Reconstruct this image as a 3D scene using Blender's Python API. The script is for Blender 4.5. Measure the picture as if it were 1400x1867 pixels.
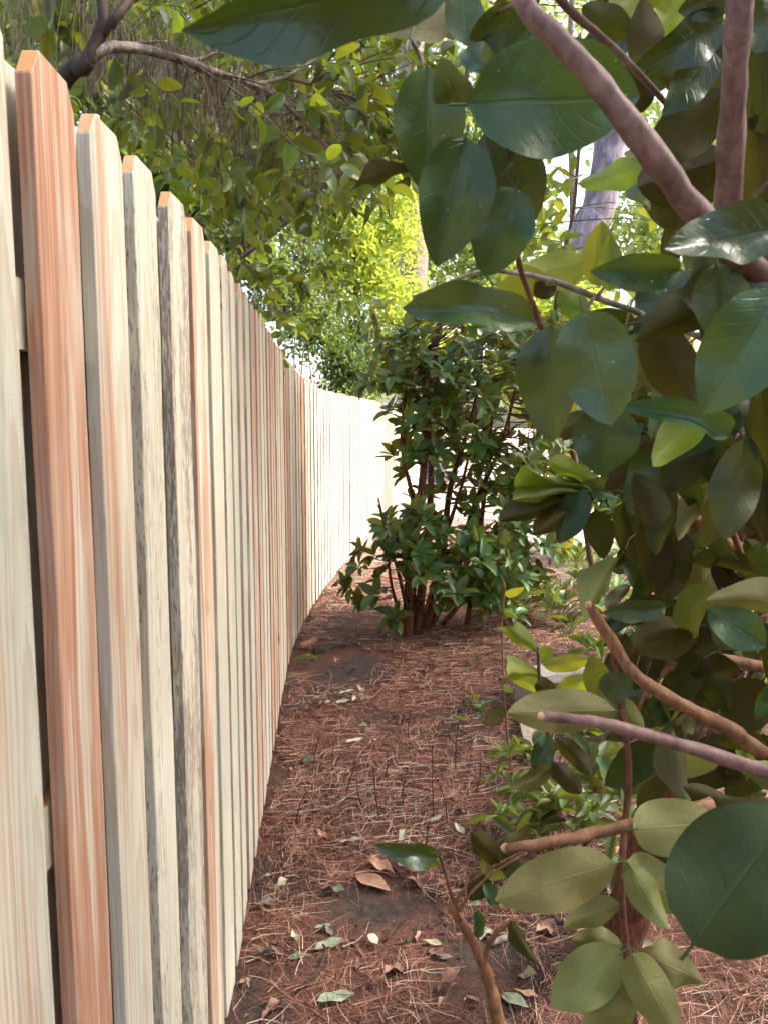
import bpy, bmesh, math, random
import numpy as np
from mathutils import Vector, Matrix, noise
R = math.radians
random.seed(11); rng = np.random.default_rng(11)
scene = bpy.context.scene
for o in list(bpy.data.objects): bpy.data.objects.remove(o)
COL = scene.collection

# ------------------------------------------------------------------ camera
FPX, CX, CY, W0, H0 = 1403.0, 700.0, 933.5, 1400, 1867
PITCH = math.atan(158/1403); HC = 1.65
cam = bpy.data.cameras.new('camera'); camo = bpy.data.objects.new('camera', cam); COL.objects.link(camo)
camo.location = (0, 0, HC); camo.rotation_euler = (math.pi/2-PITCH, 0, 0)
cam.sensor_fit = 'VERTICAL'; cam.sensor_height = 36; cam.lens = FPX/H0*36
cam.clip_start = .02; cam.clip_end = 2000
cam.dof.use_dof = True; cam.dof.focus_distance = 3.0; cam.dof.aperture_fstop = 20.0
scene.camera = camo
# ------------------------------------------------------------------ sky, sun, exposure
SUN_AZ, SUN_EL = R(82), R(50)
world = bpy.data.worlds.new('World'); scene.world = world; world.use_nodes = True
wn = world.node_tree.nodes; wl = world.node_tree.links
bg = wn['Background']; sky = wn.new('ShaderNodeTexSky'); sky.sky_type = 'NISHITA'; sky.sun_disc = False
sky.sun_elevation = SUN_EL; sky.sun_rotation = SUN_AZ; sky.dust_density = 5; sky.air_density = 1.0; sky.ozone_density = .6
wl.new(sky.outputs[0], bg.inputs[0]); bg.inputs[1].default_value = .15
sl = bpy.data.lights.new('sun', 'SUN'); sl.energy = 2.0; sl.angle = R(12); sl.color = (1, .97, .91)
so = bpy.data.objects.new('sun', sl); COL.objects.link(so)
sd = Vector((math.sin(SUN_AZ)*math.cos(SUN_EL), math.cos(SUN_AZ)*math.cos(SUN_EL), math.sin(SUN_EL)))
so.rotation_euler = sd.to_track_quat('Z', 'Y').to_euler(); so.location = (0, 0, 20)
vs = scene.view_settings; vs.view_transform = 'Standard'; vs.look = 'None'; vs.gamma = 1; vs.use_curve_mapping = False
vs.exposure = 2.35
cy = scene.cycles; cy.max_bounces = 6; cy.diffuse_bounces = 3; cy.glossy_bounces = 2; cy.transmission_bounces = 3; cy.caustics_reflective = False; cy.caustics_refractive = False; cy.use_adaptive_sampling = True; cy.adaptive_threshold = .035; cy.adaptive_min_samples = 12

# ------------------------------------------------------------------ helpers
def ray(px, py):
    dx = (px-CX)/FPX; dz = -(py-CY)/FPX
    return Vector((dx, math.cos(PITCH)+dz*math.sin(PITCH), -math.sin(PITCH)+dz*math.cos(PITCH)))
CAM = Vector((0, 0, HC))
def pt(px, py, Y):                       # photograph pixel at forward distance Y (metres)
    r = ray(px, py); return CAM + r*(Y/r.y)
def gp(px, py, h=0.0):                   # photograph pixel on the ground
    r = ray(px, py); t = (h-HC)/r.z; return CAM + r*t
def gh(x, y):
    d = math.hypot(x, y-4)
    a = max(0., 1-d/22)
    return a*(.03*noise.noise((x*.9, y*.9, 3.1)) + .012*noise.noise((x*4, y*4, 7.7))) + .02*min(1, max(0, y-9)/6)
def tag(o, label=None, cat=None, group=None, kind=None):
    if label: o['label'] = label
    if cat: o['category'] = cat
    if group: o['group'] = group
    if kind: o['kind'] = kind
    return o
def empty(name, loc=(0, 0, 0)):
    o = bpy.data.objects.new(name, None); o.location = loc; COL.objects.link(o); o.empty_display_size = .1; return o
def adopt(o, parent):
    if parent is not None:
        o.parent = parent; o.matrix_parent_inverse = Matrix.Translation(-Vector(parent.location))
    return o
def mesh_obj(name, verts, faces, mat, parent=None, smooth=True, uvs=None):
    me = bpy.data.meshes.new(name); me.from_pydata([tuple(v) for v in verts], [], faces); me.update()
    if smooth: me.polygons.foreach_set('use_smooth', [True]*len(me.polygons))
    me.materials.append(mat)
    o = bpy.data.objects.new(name, me); COL.objects.link(o); return adopt(o, parent)
def np_mesh(name, V, F, mat, smooth=True, uv=None, tint=None):
    """V (n,3), F (m,k) all faces of the same size"""
    me = bpy.data.meshes.new(name); n, m, k = len(V), len(F), F.shape[1]
    me.vertices.add(n); me.vertices.foreach_set('co', V.astype(np.float32).ravel())
    me.loops.add(m*k); me.loops.foreach_set('vertex_index', F.astype(np.int32).ravel())
    me.polygons.add(m); me.polygons.foreach_set('loop_start', np.arange(0, m*k, k, dtype=np.int32))
    me.polygons.foreach_set('loop_total', np.full(m, k, dtype=np.int32))
    if smooth: me.polygons.foreach_set('use_smooth', np.ones(m, dtype=bool))
    if uv is not None:
        l = me.uv_layers.new(name='UVMap'); l.data.foreach_set('uv', uv[F.ravel()].astype(np.float32).ravel())
    if tint is not None:
        a = me.attributes.new('tint', 'FLOAT', 'POINT'); a.data.foreach_set('value', tint.astype(np.float32))
    me.update(calc_edges=True); me.validate(); me.materials.append(mat); return me
def catmull(P, n=5):
    P = [Vector(p) for p in P]; Q = [P[0]*2-P[1]]+P+[P[-1]*2-P[-2]]; out = []
    for i in range(1, len(Q)-2):
        a, b, c, d = Q[i-1:i+3]
        for k in range(n):
            t = k/n; out.append(.5*((2*b)+(c-a)*t+(2*a-5*b+4*c-d)*t*t+(3*b-a-3*c+d)*t**3))
    out.append(P[-1]); return out
class MB:
    def __init__(s): s.v = []; s.f = []
    def tube(s, P, r0, r1=None, seg=7, n=4, wob=.0, radii=None, cap=True):
        C = catmull(P, n) if len(P) > 2 or n > 1 else [Vector(p) for p in P]
        if r1 is None: r1 = r0
        up = Vector((.31, .17, .93)); m = len(C); base = len(s.v)
        for i, c in enumerate(C):
            t = (C[min(i+1, m-1)]-C[max(i-1, 0)]).normalized()
            a = t.cross(up)
            a = a.normalized() if a.length > 1e-4 else t.orthogonal().normalized()
            b = t.cross(a); up = b.cross(t) if False else up
            u = i/(m-1)
            r = r0+(r1-r0)*u if radii is None else float(np.interp(u, np.linspace(0, 1, len(radii)), radii))
            for k in range(seg):
                an = 2*math.pi*k/seg; rr = r
                d = a*math.cos(an)+b*math.sin(an)
                if wob: rr *= 1+wob*noise.noise((c*(.35/max(r, .002))+d*.9))
                s.v.append(c+d*rr)
        for i in range(m-1):
            for k in range(seg):
                k2 = (k+1) % seg
                s.f.append((base+i*seg+k, base+i*seg+k2, base+(i+1)*seg+k2, base+(i+1)*seg+k))
        if cap:
            s.f.append(tuple(base+k for k in range(seg))[::-1]); s.f.append(tuple(base+(m-1)*seg+k for k in range(seg)))
    def ribbon(s, P, w, roll=None):
        C = [Vector(p) for p in P]; base = len(s.v); m = len(C)
        for i, c in enumerate(C):
            t = (C[min(i+1, m-1)]-C[max(i-1, 0)]).normalized()
            a = t.cross(roll).normalized(); ww = w*(1-.75*(i/(m-1))**3)
            s.v += [c-a*ww, c+a*ww]
        for i in range(m-1): s.f.append((base+2*i, base+2*i+1, base+2*i+3, base+2*i+2))
    def box(s, M, x0, x1, y0, y1, z0, z1):
        b = len(s.v)
        for z in (z0, z1):
            for x, y in ((x0, y0), (x1, y0), (x1, y1), (x0, y1)): s.v.append(M @ Vector((x, y, z)))
        s.f += [tuple(b+i for i in q) for q in ((3, 2, 1, 0), (4, 5, 6, 7), (0, 1, 5, 4), (1, 2, 6, 5), (2, 3, 7, 6), (3, 0, 4, 7))]
    def build(s, name, mat, parent=None, smooth=True): return mesh_obj(name, s.v, s.f, mat, parent, smooth)

# ------------------------------------------------------------------ materials
class NT:
    def __init__(s, name):
        s.m = bpy.data.materials.new(name); s.m.use_nodes = True; s.t = s.m.node_tree; s.n = s.t.nodes
        s.b = s.n['Principled BSDF']; s.out = s.n['Material Output']
    def add(s, typ, **kw):
        n = s.n.new('ShaderNode'+typ)
        for k, v in kw.items(): setattr(n, k, v)
        return n
    def set(s, sock, v):
        if isinstance(v, bpy.types.NodeSocket): s.t.links.new(v, sock)
        elif v is not None:
            if isinstance(v, (tuple, list)) and len(v) == 3 and sock.type == 'RGBA': v = (*v, 1)
            sock.default_value = v
    def math(s, op, a, b=None, c=None, clamp=False):
        n = s.add('Math', operation=op); n.use_clamp = clamp; s.set(n.inputs[0], a)
        if b is not None: s.set(n.inputs[1], b)
        if c is not None: s.set(n.inputs[2], c)
        return n.outputs[0]
    def vmath(s, op, a, b):
        n = s.add('VectorMath', operation=op); s.set(n.inputs[0], a); s.set(n.inputs[1], b); return n.outputs[0]
    def mix(s, f, a, b, mode='MIX'):
        n = s.add('Mix', data_type='RGBA', blend_type=mode); s.set(n.inputs[0], f); s.set(n.inputs[6], a); s.set(n.inputs[7], b); return n.outputs[2]
    def noise(s, vec, scale, detail=3, rough=.55, dist=0, out=0):
        n = s.add('TexNoise'); s.set(n.inputs['Vector'], vec); n.inputs['Scale'].default_value = scale
        n.inputs['Detail'].default_value = detail; n.inputs['Roughness'].default_value = rough; n.inputs['Distortion'].default_value = dist
        return n.outputs[out]
    def smooth(s, v, lo, hi, a=0., b=1.):
        n = s.add('MapRange', interpolation_type='SMOOTHSTEP'); s.set(n.inputs[0], v)
        for i, q in enumerate((lo, hi, a, b)): s.set(n.inputs[i+1], q)
        return n.outputs[0]
    def ramp(s, f, stops):
        n = s.add('ValToRGB'); e = n.color_ramp.elements
        while len(e) < len(stops): e.new(.5)
        for q, (p, c) in zip(e, stops): q.position = p; q.color = (*c, 1)
        s.set(n.inputs[0], f); return n.outputs[0]
    def bump(s, h, strength=.5, dist=.002):
        n = s.add('Bump'); s.set(n.inputs['Height'], h); s.set(n.inputs['Strength'], strength); n.inputs['Distance'].default_value = dist
        s.t.links.new(n.outputs[0], s.b.inputs['Normal']); return n.outputs[0]
    def col(s, c): s.set(s.b.inputs['Base Color'], c)
    def rough(s, r): s.set(s.b.inputs['Roughness'], r)
    def spec(s, r): s.b.inputs['Specular IOR Level'].default_value = r

def leaf_mat(name, top, under, trans, fac=.3, gloss=.38, var=.25, spots=0., vein=.35, spec=.42):
    t = NT(name)
    oi = t.add('ObjectInfo'); at = t.add('Attribute', attribute_name='tint')
    rnd = t.math('FRACT', t.math('ADD', oi.outputs['Random'], at.outputs['Fac']))
    uv = t.add('UVMap'); sx = t.add('SeparateXYZ'); t.set(sx.inputs[0], uv.outputs[0]); u, v = sx.outputs[0], sx.outputs[1]
    av = t.math('ABSOLUTE', t.math('SUBTRACT', v, .5))
    mid = t.smooth(av, .012, .03, 1., 0.)
    side = t.math('PINGPONG', t.math('SUBTRACT', t.math('MULTIPLY', u, 8.5), t.math('MULTIPLY', av, 4.2)), .5)
    sv = t.math('MULTIPLY', t.smooth(side, .0, .07, 1., 0.), t.smooth(av, .5, .36))
    veins = t.math('MAXIMUM', mid, t.math('MULTIPLY', sv, .4))
    rnd2 = t.math('FRACT', t.math('MULTIPLY', rnd, 7.31))
    val = t.math('ADD', 1-var, t.math('MULTIPLY', rnd, 2*var))
    def vary(c, hue):
        h = t.add('HueSaturation'); t.set(h.inputs['Color'], c); t.set(h.inputs['Value'], val)
        t.set(h.inputs['Hue'], t.math('ADD', .5-hue/2, t.math('MULTIPLY', rnd2, hue))); return h.outputs[0]
    geo = t.add('NewGeometry'); tc = t.add('TexCoord')
    blot = t.noise(geo.outputs['Position'], 38, 4, .6)
    tcn = t.mix(t.math('MULTIPLY', t.smooth(blot, .4, .65), .6), top, (top[0]*1.9+.004, top[1]*1.45+.003, top[2]*1.1))
    tcn = t.mix(t.math('MULTIPLY', veins, vein), tcn, (top[0]*1.9+.015, top[1]*1.7+.02, top[2]*1.3+.008))
    if spots:
        sp = t.add('TexVoronoi'); t.set(sp.inputs['Vector'], geo.outputs['Position']); sp.inputs['Scale'].default_value = 95
        tcn = t.mix(t.math('MULTIPLY', t.smooth(sp.outputs['Distance'], .03, .07, 1., 0.), spots), tcn, (.45, .47, .42))
    ucn = t.mix(t.math('MULTIPLY', t.smooth(blot, .5, .75), .4), under, tuple(x*.72 for x in under))
    ucn = t.mix(t.math('MULTIPLY', veins, vein), ucn, (under[0]*1.35, under[1]*1.3, under[2]*1.15))
    c = t.mix(geo.outputs['Backfacing'], vary(tcn, .05), vary(ucn, .05)); t.col(c)
    t.set(t.b.inputs['Roughness'], t.math('ADD', gloss, t.math('MULTIPLY', geo.outputs['Backfacing'], .25)))
    t.spec(spec)
    t.bump(t.math('ADD', t.math('MULTIPLY', veins, -.35), t.math('MULTIPLY', blot, 1.4)), .5, .003)
    tr = t.add('BsdfTranslucent'); t.set(tr.inputs[0], t.mix(t.math('MULTIPLY', veins, .35), vary(trans, .06), tuple(x*.5 for x in trans)))
    mx = t.add('MixShader'); mx.inputs[0].default_value = fac
    t.t.links.new(t.b.outputs[0], mx.inputs[1]); t.t.links.new(tr.outputs[0], mx.inputs[2]); t.t.links.new(mx.outputs[0], t.out.inputs[0])
    return t.m
def bark_mat(name, a, b, sc=60, stretch=.25, rough=.75, bstr=.6, dist=.004, lichen=0.):
    t = NT(name); tc = t.add('TexCoord'); mp = t.add('Mapping'); t.set(mp.inputs[0], tc.outputs['Object']); mp.inputs['Scale'].default_value = (1, 1, stretch)
    n = t.noise(mp.outputs[0], sc, 5, .62, .4); n2 = t.noise(tc.outputs['Object'], sc*.22, 3)
    c = t.ramp(n, [(.3, a), (.68, b)]); c = t.mix(t.smooth(n2, .4, .7, 0., .55), c, tuple(x*.6 for x in a))
    if lichen:
        c = t.mix(t.math('MULTIPLY', t.smooth(t.noise(tc.outputs['Object'], sc*.6, 4), .56, .64), lichen), c, (.42, .43, .38))
    t.col(c); t.rough(rough); t.spec(.3); t.bump(n, bstr, dist); return t.m

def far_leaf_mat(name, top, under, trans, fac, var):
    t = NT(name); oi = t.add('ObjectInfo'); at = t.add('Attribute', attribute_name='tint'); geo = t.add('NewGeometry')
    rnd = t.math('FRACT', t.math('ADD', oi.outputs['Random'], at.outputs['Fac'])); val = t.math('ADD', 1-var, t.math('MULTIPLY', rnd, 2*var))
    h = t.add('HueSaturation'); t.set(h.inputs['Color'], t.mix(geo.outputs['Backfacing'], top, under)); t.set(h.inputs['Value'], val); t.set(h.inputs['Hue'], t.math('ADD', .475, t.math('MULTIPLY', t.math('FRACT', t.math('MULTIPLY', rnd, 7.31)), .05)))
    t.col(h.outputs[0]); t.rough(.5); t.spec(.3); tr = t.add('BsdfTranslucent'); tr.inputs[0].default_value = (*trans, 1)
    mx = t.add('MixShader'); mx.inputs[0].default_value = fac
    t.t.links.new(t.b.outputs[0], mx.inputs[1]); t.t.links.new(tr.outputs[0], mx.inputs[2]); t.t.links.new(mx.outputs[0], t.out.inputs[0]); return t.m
MAT = {}
MAT['leaf_near'] = leaf_mat('glossy_leaf', (.0155, .050, .0165), (.07, .075, .018), (.2, .22, .012), .14, .32, .32, .7, .2)
MAT['leaf_pale'] = leaf_mat('pale_underside_leaf', (.022, .07, .02), (.135, .135, .035), (.30, .29, .03), .2, .4, .18, 0, .5)
MAT['leaf_olive'] = leaf_mat('olive_leaf', (.011, .03, .010), (.036, .031, .006), (.15, .14, .006), .18, .45, .3, 0, .3, .16)
MAT['leaf_lime'] = leaf_mat('lime_leaf', (.075, .14, .018), (.13, .17, .025), (.38, .43, .02), .38, .4, .22, 0, .3)
MAT['leaf_shrub'] = leaf_mat('shrub_leaf', (.042, .11, .032), (.14, .135, .035), (.40, .38, .03), .28, .32, .45, 0, .4)
MAT['leaf_tree'] = leaf_mat('tree_leaf', (.036, .07, .014), (.08, .098, .018), (.34, .40, .018), .32, .36, .5, 0, .3)
MAT['leaf_hedge'] = far_leaf_mat('hedge_leaf', (.04, .08, .025), (.08, .12, .03), (.28, .38, .05), .3, .5)
MAT['leaf_crown'] = far_leaf_mat('crown_leaf', (.03, .055, .012), (.06, .07, .015), (.2, .22, .015), .2, .4)
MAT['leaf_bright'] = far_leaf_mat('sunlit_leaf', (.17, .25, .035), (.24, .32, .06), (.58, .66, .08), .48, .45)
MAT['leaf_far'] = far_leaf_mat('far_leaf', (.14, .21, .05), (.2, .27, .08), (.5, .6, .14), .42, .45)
MAT['leaf_blade'] = leaf_mat('strap_leaf', (.08, .17, .05), (.1, .19, .06), (.3, .45, .08), .25, .3, .35, 0, .2)
MAT['bark_red'] = bark_mat('reddish_bark', (.045, .016, .009), (.21, .078, .04), 75, .3, .75, .8, .008)
MAT['bark_pink'] = bark_mat('pinkish_bark', (.085, .042, .034), (.22, .13, .11), 130, .5, .65, .35, .001)
MAT['bark_orange'] = bark_mat('orange_bark', (.12, .05, .022), (.32, .16, .08), 90, .4, .65, .4, .0015)
MAT['bark_grey'] = bark_mat('grey_bark', (.09, .07, .055), (.3, .25, .2), 80, .5, .8, .5, .002, .5)
MAT['bark_dark'] = bark_mat('dark_bark', (.03, .02, .015), (.09, .06, .045), 60, .4, .8, .5)
MAT['bark_twig'] = bark_mat('twig_bark', (.08, .045, .03), (.2, .13, .09), 120, .5, .75, .3, .001)
MAT['cut_wood'] = bark_mat('cut_wood', (.42, .24, .1), (.6, .4, .2), 150, 1, .8, .3, .001)
MAT['bark_pine'] = bark_mat('pine_bark', (.10, .08, .09), (.44, .37, .42), 9, .35, .85, 1., .03)

def wood_mat():
    t = NT('treated_pine')
    tc = t.add('TexCoord')
    def prop(n): return t.add('Attribute', attribute_type='OBJECT', attribute_name=n).outputs['Fac']
    seed, red, bark, green = prop('seed'), prop('red'), prop('bark'), prop('green')
    cb = t.add('CombineXYZ'); t.set(cb.inputs[0], t.math('MULTIPLY', seed, 3.7)); t.set(cb.inputs[1], t.math('MULTIPLY', seed, 1.3)); t.set(cb.inputs[2], t.math('MULTIPLY', seed, 11.9))
    P = t.vmath('ADD', tc.outputs['Object'], cb.outputs[0])
    low = t.noise(t.vmath('MULTIPLY', P, (6, 6, 1.3)), 1, 2, .5, 0, 1)
    Pw = t.vmath('ADD', P, t.vmath('MULTIPLY', t.vmath('SUBTRACT', low, (.5, .5, .5)), (.06, .03, .0)))
    # annual rings of a flat-sawn board: long arches about a centre inside the board, uneven spacing
    cc = t.add('CombineXYZ'); t.set(cc.inputs[0], t.math('ADD', .02, t.math('MULTIPLY', t.math('FRACT', t.math('MULTIPLY', seed, 5.3)), .12))); t.set(cc.inputs[2], t.math('MULTIPLY', t.math('FRACT', t.math('MULTIPLY', seed, 3.1)), 2.2))
    wob = t.noise(t.vmath('MULTIPLY', P, (14, 14, .9)), 1, 3, .55, 0, 1)
    Pl = t.vmath('ADD', t.vmath('SUBTRACT', tc.outputs['Object'], cc.outputs[0]), t.vmath('MULTIPLY', t.vmath('SUBTRACT', wob, (.5, .5, .5)), (.05, .02, .5)))
    rg = t.add('TexWave', wave_type='RINGS', rings_direction='Y', wave_profile='SAW'); t.set(rg.inputs[0], t.vmath('MULTIPLY', Pl, (1, .3, .055)))
    rg.inputs['Scale'].default_value = 24; rg.inputs['Distortion'].default_value = 1.2; rg.inputs['Detail'].default_value = 2; rg.inputs['Detail Scale'].default_value = 12
    ring = rg.outputs['Fac']
    fine = t.noise(t.vmath('MULTIPLY', Pw, (330, 330, 5)), 1, 3, .6)
    fib = t.noise(t.vmath('MULTIPLY', Pw, (120, 120, 1.5)), 1, 3, .6)
    pale = t.mix(t.smooth(t.noise(t.vmath('MULTIPLY', P, (11, 11, .9)), 1, 3), .38, .62), (.60, .54, .43), (.54, .545, .45))
    pale = t.mix(t.math('MULTIPLY', green, t.smooth(t.noise(t.vmath('MULTIPLY', P, (8, 8, 1.1)), 1, 3), .4, .65)), pale, (.44, .47, .37))
    c = t.mix(t.smooth(ring, .35, .97, 0., .55), pale, (.42, .33, .235))
    c = t.mix(t.smooth(fib, .52, .66, 0., .5), c, (.43, .32, .23))
    # reddish heartwood streaks
    h = t.noise(t.vmath('MULTIPLY', Pw, (34, 34, .8)), 1, 4, .6)
    pz = t.noise(t.vmath('MULTIPLY', P, (5, 5, 1.5)), 1, 3, .6)
    hm = t.math('MULTIPLY', t.smooth(t.math('ADD', h, t.math('MULTIPLY', t.math('SUBTRACT', red, .5), .42)), .48, .6), t.smooth(t.math('ADD', pz, t.math('MULTIPLY', t.math('SUBTRACT', red, .5), .35)), .36, .58))
    heart = t.mix(t.smooth(fib, .35, .65), (.50, .27, .165), (.34, .135, .07))
    c = t.mix(t.math('MULTIPLY', hm, t.math('ADD', .4, t.math('MULTIPLY', red, .58))), c, heart)
    # pinkish and grey-green blotches of the treatment
    bl = t.noise(t.vmath('MULTIPLY', P, (20, 20, 3.6)), 1, 5, .62)
    c = t.mix(t.smooth(bl, .56, .7, 0., .38), c, (.56, .44, .38))
    c = t.mix(t.smooth(t.noise(t.vmath('MULTIPLY', P, (15, 15, 2.4)), 1.7, 4), .56, .7, 0., .55), c, (.38, .39, .32))
    # bark remnants and dark specks
    sp = t.noise(t.vmath('MULTIPLY', Pw, (230, 230, 30)), 1, 4, .65)
    zone = t.noise(t.vmath('MULTIPLY', P, (14, 14, 1.3)), 1, 3, .6)
    thr = t.math('SUBTRACT', .76, t.math('MULTIPLY', bark, t.smooth(zone, .34, .56, .08, .32)))
    sm = t.smooth(sp, thr, t.math('ADD', thr, .05))
    c = t.mix(t.math('MULTIPLY', sm, .72), c, t.mix(t.smooth(fine, .35, .65), (.09, .065, .055), (.30, .23, .18)))
    # knots and short dark checks
    vo = t.add('TexVoronoi'); t.set(vo.inputs['Vector'], t.vmath('MULTIPLY', P, (7, 3, 2.4))); vo.inputs['Scale'].default_value = 1
    kn = t.smooth(vo.outputs['Distance'], .035, .12, 1., 0.)
    kn = t.math('MULTIPLY', kn, t.smooth(t.noise(P, 2.3, 1), .5, .55))
    c = t.mix(t.math('MULTIPLY', kn, .75), c, (.20, .10, .055))
    ck = t.smooth(t.noise(t.vmath('MULTIPLY', P, (110, 110, 7)), 1, 1.5, .5), .755, .80)
    c = t.mix(t.math('MULTIPLY', ck, .8), c, (.10, .07, .055))
    c = t.mix(t.smooth(fine, .5, .75, 0., .45), c, (.30, .21, .14))
    gn = t.add('NewGeometry'); sz = t.add('SeparateXYZ'); t.set(sz.inputs[0], gn.outputs['Normal'])
    c = t.mix(t.smooth(sz.outputs[2], .35, .6, 0., .85), c, t.mix(fine, (.62, .30, .09), (.40, .17, .05)))   # end grain
    t.col(c); t.rough(.72); t.spec(.25)
    saw = t.noise(t.vmath('MULTIPLY', t.vmath('ADD', P, t.vmath('MULTIPLY', low, (0, 0, .03))), (3, 3, 420)), 1, 2, .5)
    hgt = t.math('ADD', t.math('MULTIPLY', fine, .8), t.math('MULTIPLY', t.math('MULTIPLY', saw, t.smooth(bl, .42, .6)), .7))
    t.bump(hgt, .5, .0016)
    return t.m
MAT['wood'] = wood_mat()

def ground_mat():
    t = NT('pine_straw_soil'); tc = t.add('TexCoord'); P = tc.outputs['Object']
    a = t.noise(P, 1.7, 4, .6); b = t.noise(P, 28, 5, .7); c3 = t.noise(P, 160, 3, .6)
    soil = t.ramp(b, [(.3, (.022, .016, .013)), (.7, (.085, .062, .05))])
    st = t.noise(t.vmath('MULTIPLY', P, (30, 150, 30)), 1, 4, .65, 2.5); st2 = t.noise(t.vmath('MULTIPLY', P, (150, 40, 30)), 1, 4, .65, 2.5)
    straw = t.ramp(t.math('MAXIMUM', st, st2), [(.45, (.035, .018, .013)), (.6, (.19, .08, .052)), (.76, (.40, .21, .145))])
    c = t.mix(t.smooth(a, .38, .6), soil, straw)
    sp = t.add('SeparateXYZ'); t.set(sp.inputs[0], P)
    far = t.ramp(t.noise(P, 6, 5, .7), [(.35, (.32, .23, .19)), (.65, (.58, .49, .42))])  # pale sandy litter, with sun glare partly put into its colour
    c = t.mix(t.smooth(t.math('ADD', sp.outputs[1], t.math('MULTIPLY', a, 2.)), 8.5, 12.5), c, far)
    t.col(c); t.rough(.9); t.spec(.2); t.bump(t.math('ADD', b, t.math('MULTIPLY', c3, .5)), .8, .012); return t.m
MAT['ground'] = ground_mat()
def needle_mat(name, stops):
    t = NT(name); at = t.add('Attribute', attribute_name='tint'); t.col(t.ramp(at.outputs['Fac'], stops)); t.rough(.6); t.spec(.3); return t.m
MAT['needle'] = needle_mat('pine_needle', [(0, (.06, .026, .018)), (.35, (.23, .09, .055)), (.7, (.42, .205, .13)), (1, (.60, .45, .34))])
MAT['deadneedle'] = needle_mat('hanging_needle', [(0, (.05, .035, .025)), (.5, (.17, .12, .08)), (1, (.38, .31, .24))])
def litter_mat(name, a, b):
    t = NT(name); uv = t.add('UVMap'); sx = t.add('SeparateXYZ'); t.set(sx.inputs[0], uv.outputs[0]); g = t.add('NewGeometry'); oi = t.add('ObjectInfo')
    av = t.math('ABSOLUTE', t.math('SUBTRACT', sx.outputs[1], .5)); mid = t.smooth(av, .01, .035, 1., 0.)
    n = t.noise(g.outputs['Position'], 60, 4, .65); c = t.ramp(n, [(.35, a), (.65, b)])
    c = t.mix(t.math('MULTIPLY', mid, .5), c, tuple(x*.55 for x in a))
    h = t.add('HueSaturation'); t.set(h.inputs['Color'], c); t.set(h.inputs['Value'], t.math('ADD', .75, t.math('MULTIPLY', oi.outputs['Random'], .5))); t.col(h.outputs[0])
    t.rough(.7); t.spec(.3); t.bump(n, .5, .003); return t.m
MAT['lit_tan'] = litter_mat('tan_dead_leaf', (.32, .17, .105), (.5, .3, .2))
MAT['lit_pale'] = litter_mat('pale_dead_leaf', (.36, .33, .2), (.5, .47, .33))
MAT['lit_grey'] = litter_mat('grey_dead_leaf', (.14, .12, .1), (.27, .25, .2))
MAT['lit_brown'] = litter_mat('brown_dead_leaf', (.12, .065, .045), (.25, .14, .1))
MAT['lit_green'] = litter_mat('wilted_green_leaf', (.16, .2, .12), (.3, .36, .24))
def plain(name, a, b, sc=40, rough=.85, bs=.6):
    t = NT(name); tc = t.add('TexCoord'); n = t.noise(tc.outputs['Object'], sc, 5, .65); t.col(t.ramp(n, [(.3, a), (.7, b)])); t.rough(rough); t.spec(.25); t.bump(n, bs, .004); return t.m
MAT['concrete'] = plain('weathered_concrete', (.22, .2, .18), (.42, .39, .36))
MAT['burnt'] = plain('dark_rotten_wood', (.02, .017, .015), (.07, .055, .045))
MAT['chip'] = plain('bark_chip', (.2, .09, .05), (.38, .19, .11), 70)

# ------------------------------------------------------------------ leaf templates: x along 0..1, y across -.5...5, z normal
def leaf_tpl(nl, nw, curl=.1, fold=.12, wave=.0, p0=.75, tip=1.0, petiole=0., twist=0., seed=0, rnd=.75):
    V = []; UV = []; F = []
    r = random.Random(seed); ph = r.random()*6
    for i in range(nl+1):
        t = i/nl
        w = (math.sin(math.pi*min(1, t)**p0))**rnd if 0 < t < 1 else 0.
        w *= (1-.35*tip*max(0, t-.72)/.28) ; w = max(w, .015)
        for j in range(nw+1):
            y = (j/nw-.5)*w
            z = -curl*(t-.15)**2 + fold*abs(y)*1.0 + wave*math.sin(t*9+ph+(2 if y > 0 else 0))*abs(y) + twist*y*(t-.4)
            V.append((t, y, z)); UV.append((t, j/nw))
    for i in range(nl):
        for j in range(nw):
            a = i*(nw+1)+j; F.append((a, a+nw+1, a+nw+2, a+1))
    if petiole:
        b = len(V); rr = .007
        for x, z0 in ((-petiole, .02-curl*.02), (.06, -.012)):
            for k in range(4): V.append((x, rr*1.8*math.cos(k*math.pi/2), z0+rr*math.sin(k*math.pi/2))); UV.append((.02, .5))
        for k in range(4): F.append((b+k, b+(k+1) % 4, b+4+(k+1) % 4, b+4+k))
    return np.array(V), np.array(F), np.array(UV)
TPL_NEAR = [leaf_tpl(14, 6, c, f, w, p*1.12, .35, .11, tw, i, .62) for i, (c, f, w, p, tw) in enumerate([(.14, .22, .12, .75, .15), (.32, .28, .16, .8, -.3), (-.1, .16, .14, .72, .22), (.2, .42, .1, .78, .1), (.5, .3, .14, .75, .3), (.08, .28, .3, .85, -.4)])]
TPL_MID = [leaf_tpl(7, 2, c, f, 0, p*1.1, .4, .1, tw, i, .62) for i, (c, f, p, tw) in enumerate([(.12, .2, .75, .1), (.35, .3, .8, -.2), (-.1, .15, .78, .2), (.25, .4, .85, 0)])]
TPL_FAR = leaf_tpl(3, 2, .2, .25, 0, .8, 1, 0)
TPL_TINY = leaf_tpl(2, 2, .2, .25, 0, .9, 0, 0)
TPL_DEAD = [leaf_tpl(8, 4, c, f, w, .78, 1, .1, tw, i) for i, (c, f, w, tw) in enumerate([(-.12, .15, .1, .1), (-.5, .5, .25, .6), (.3, .35, .3, -.4), (-.05, .1, .05, 0)])]
_cache = {}
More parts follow.
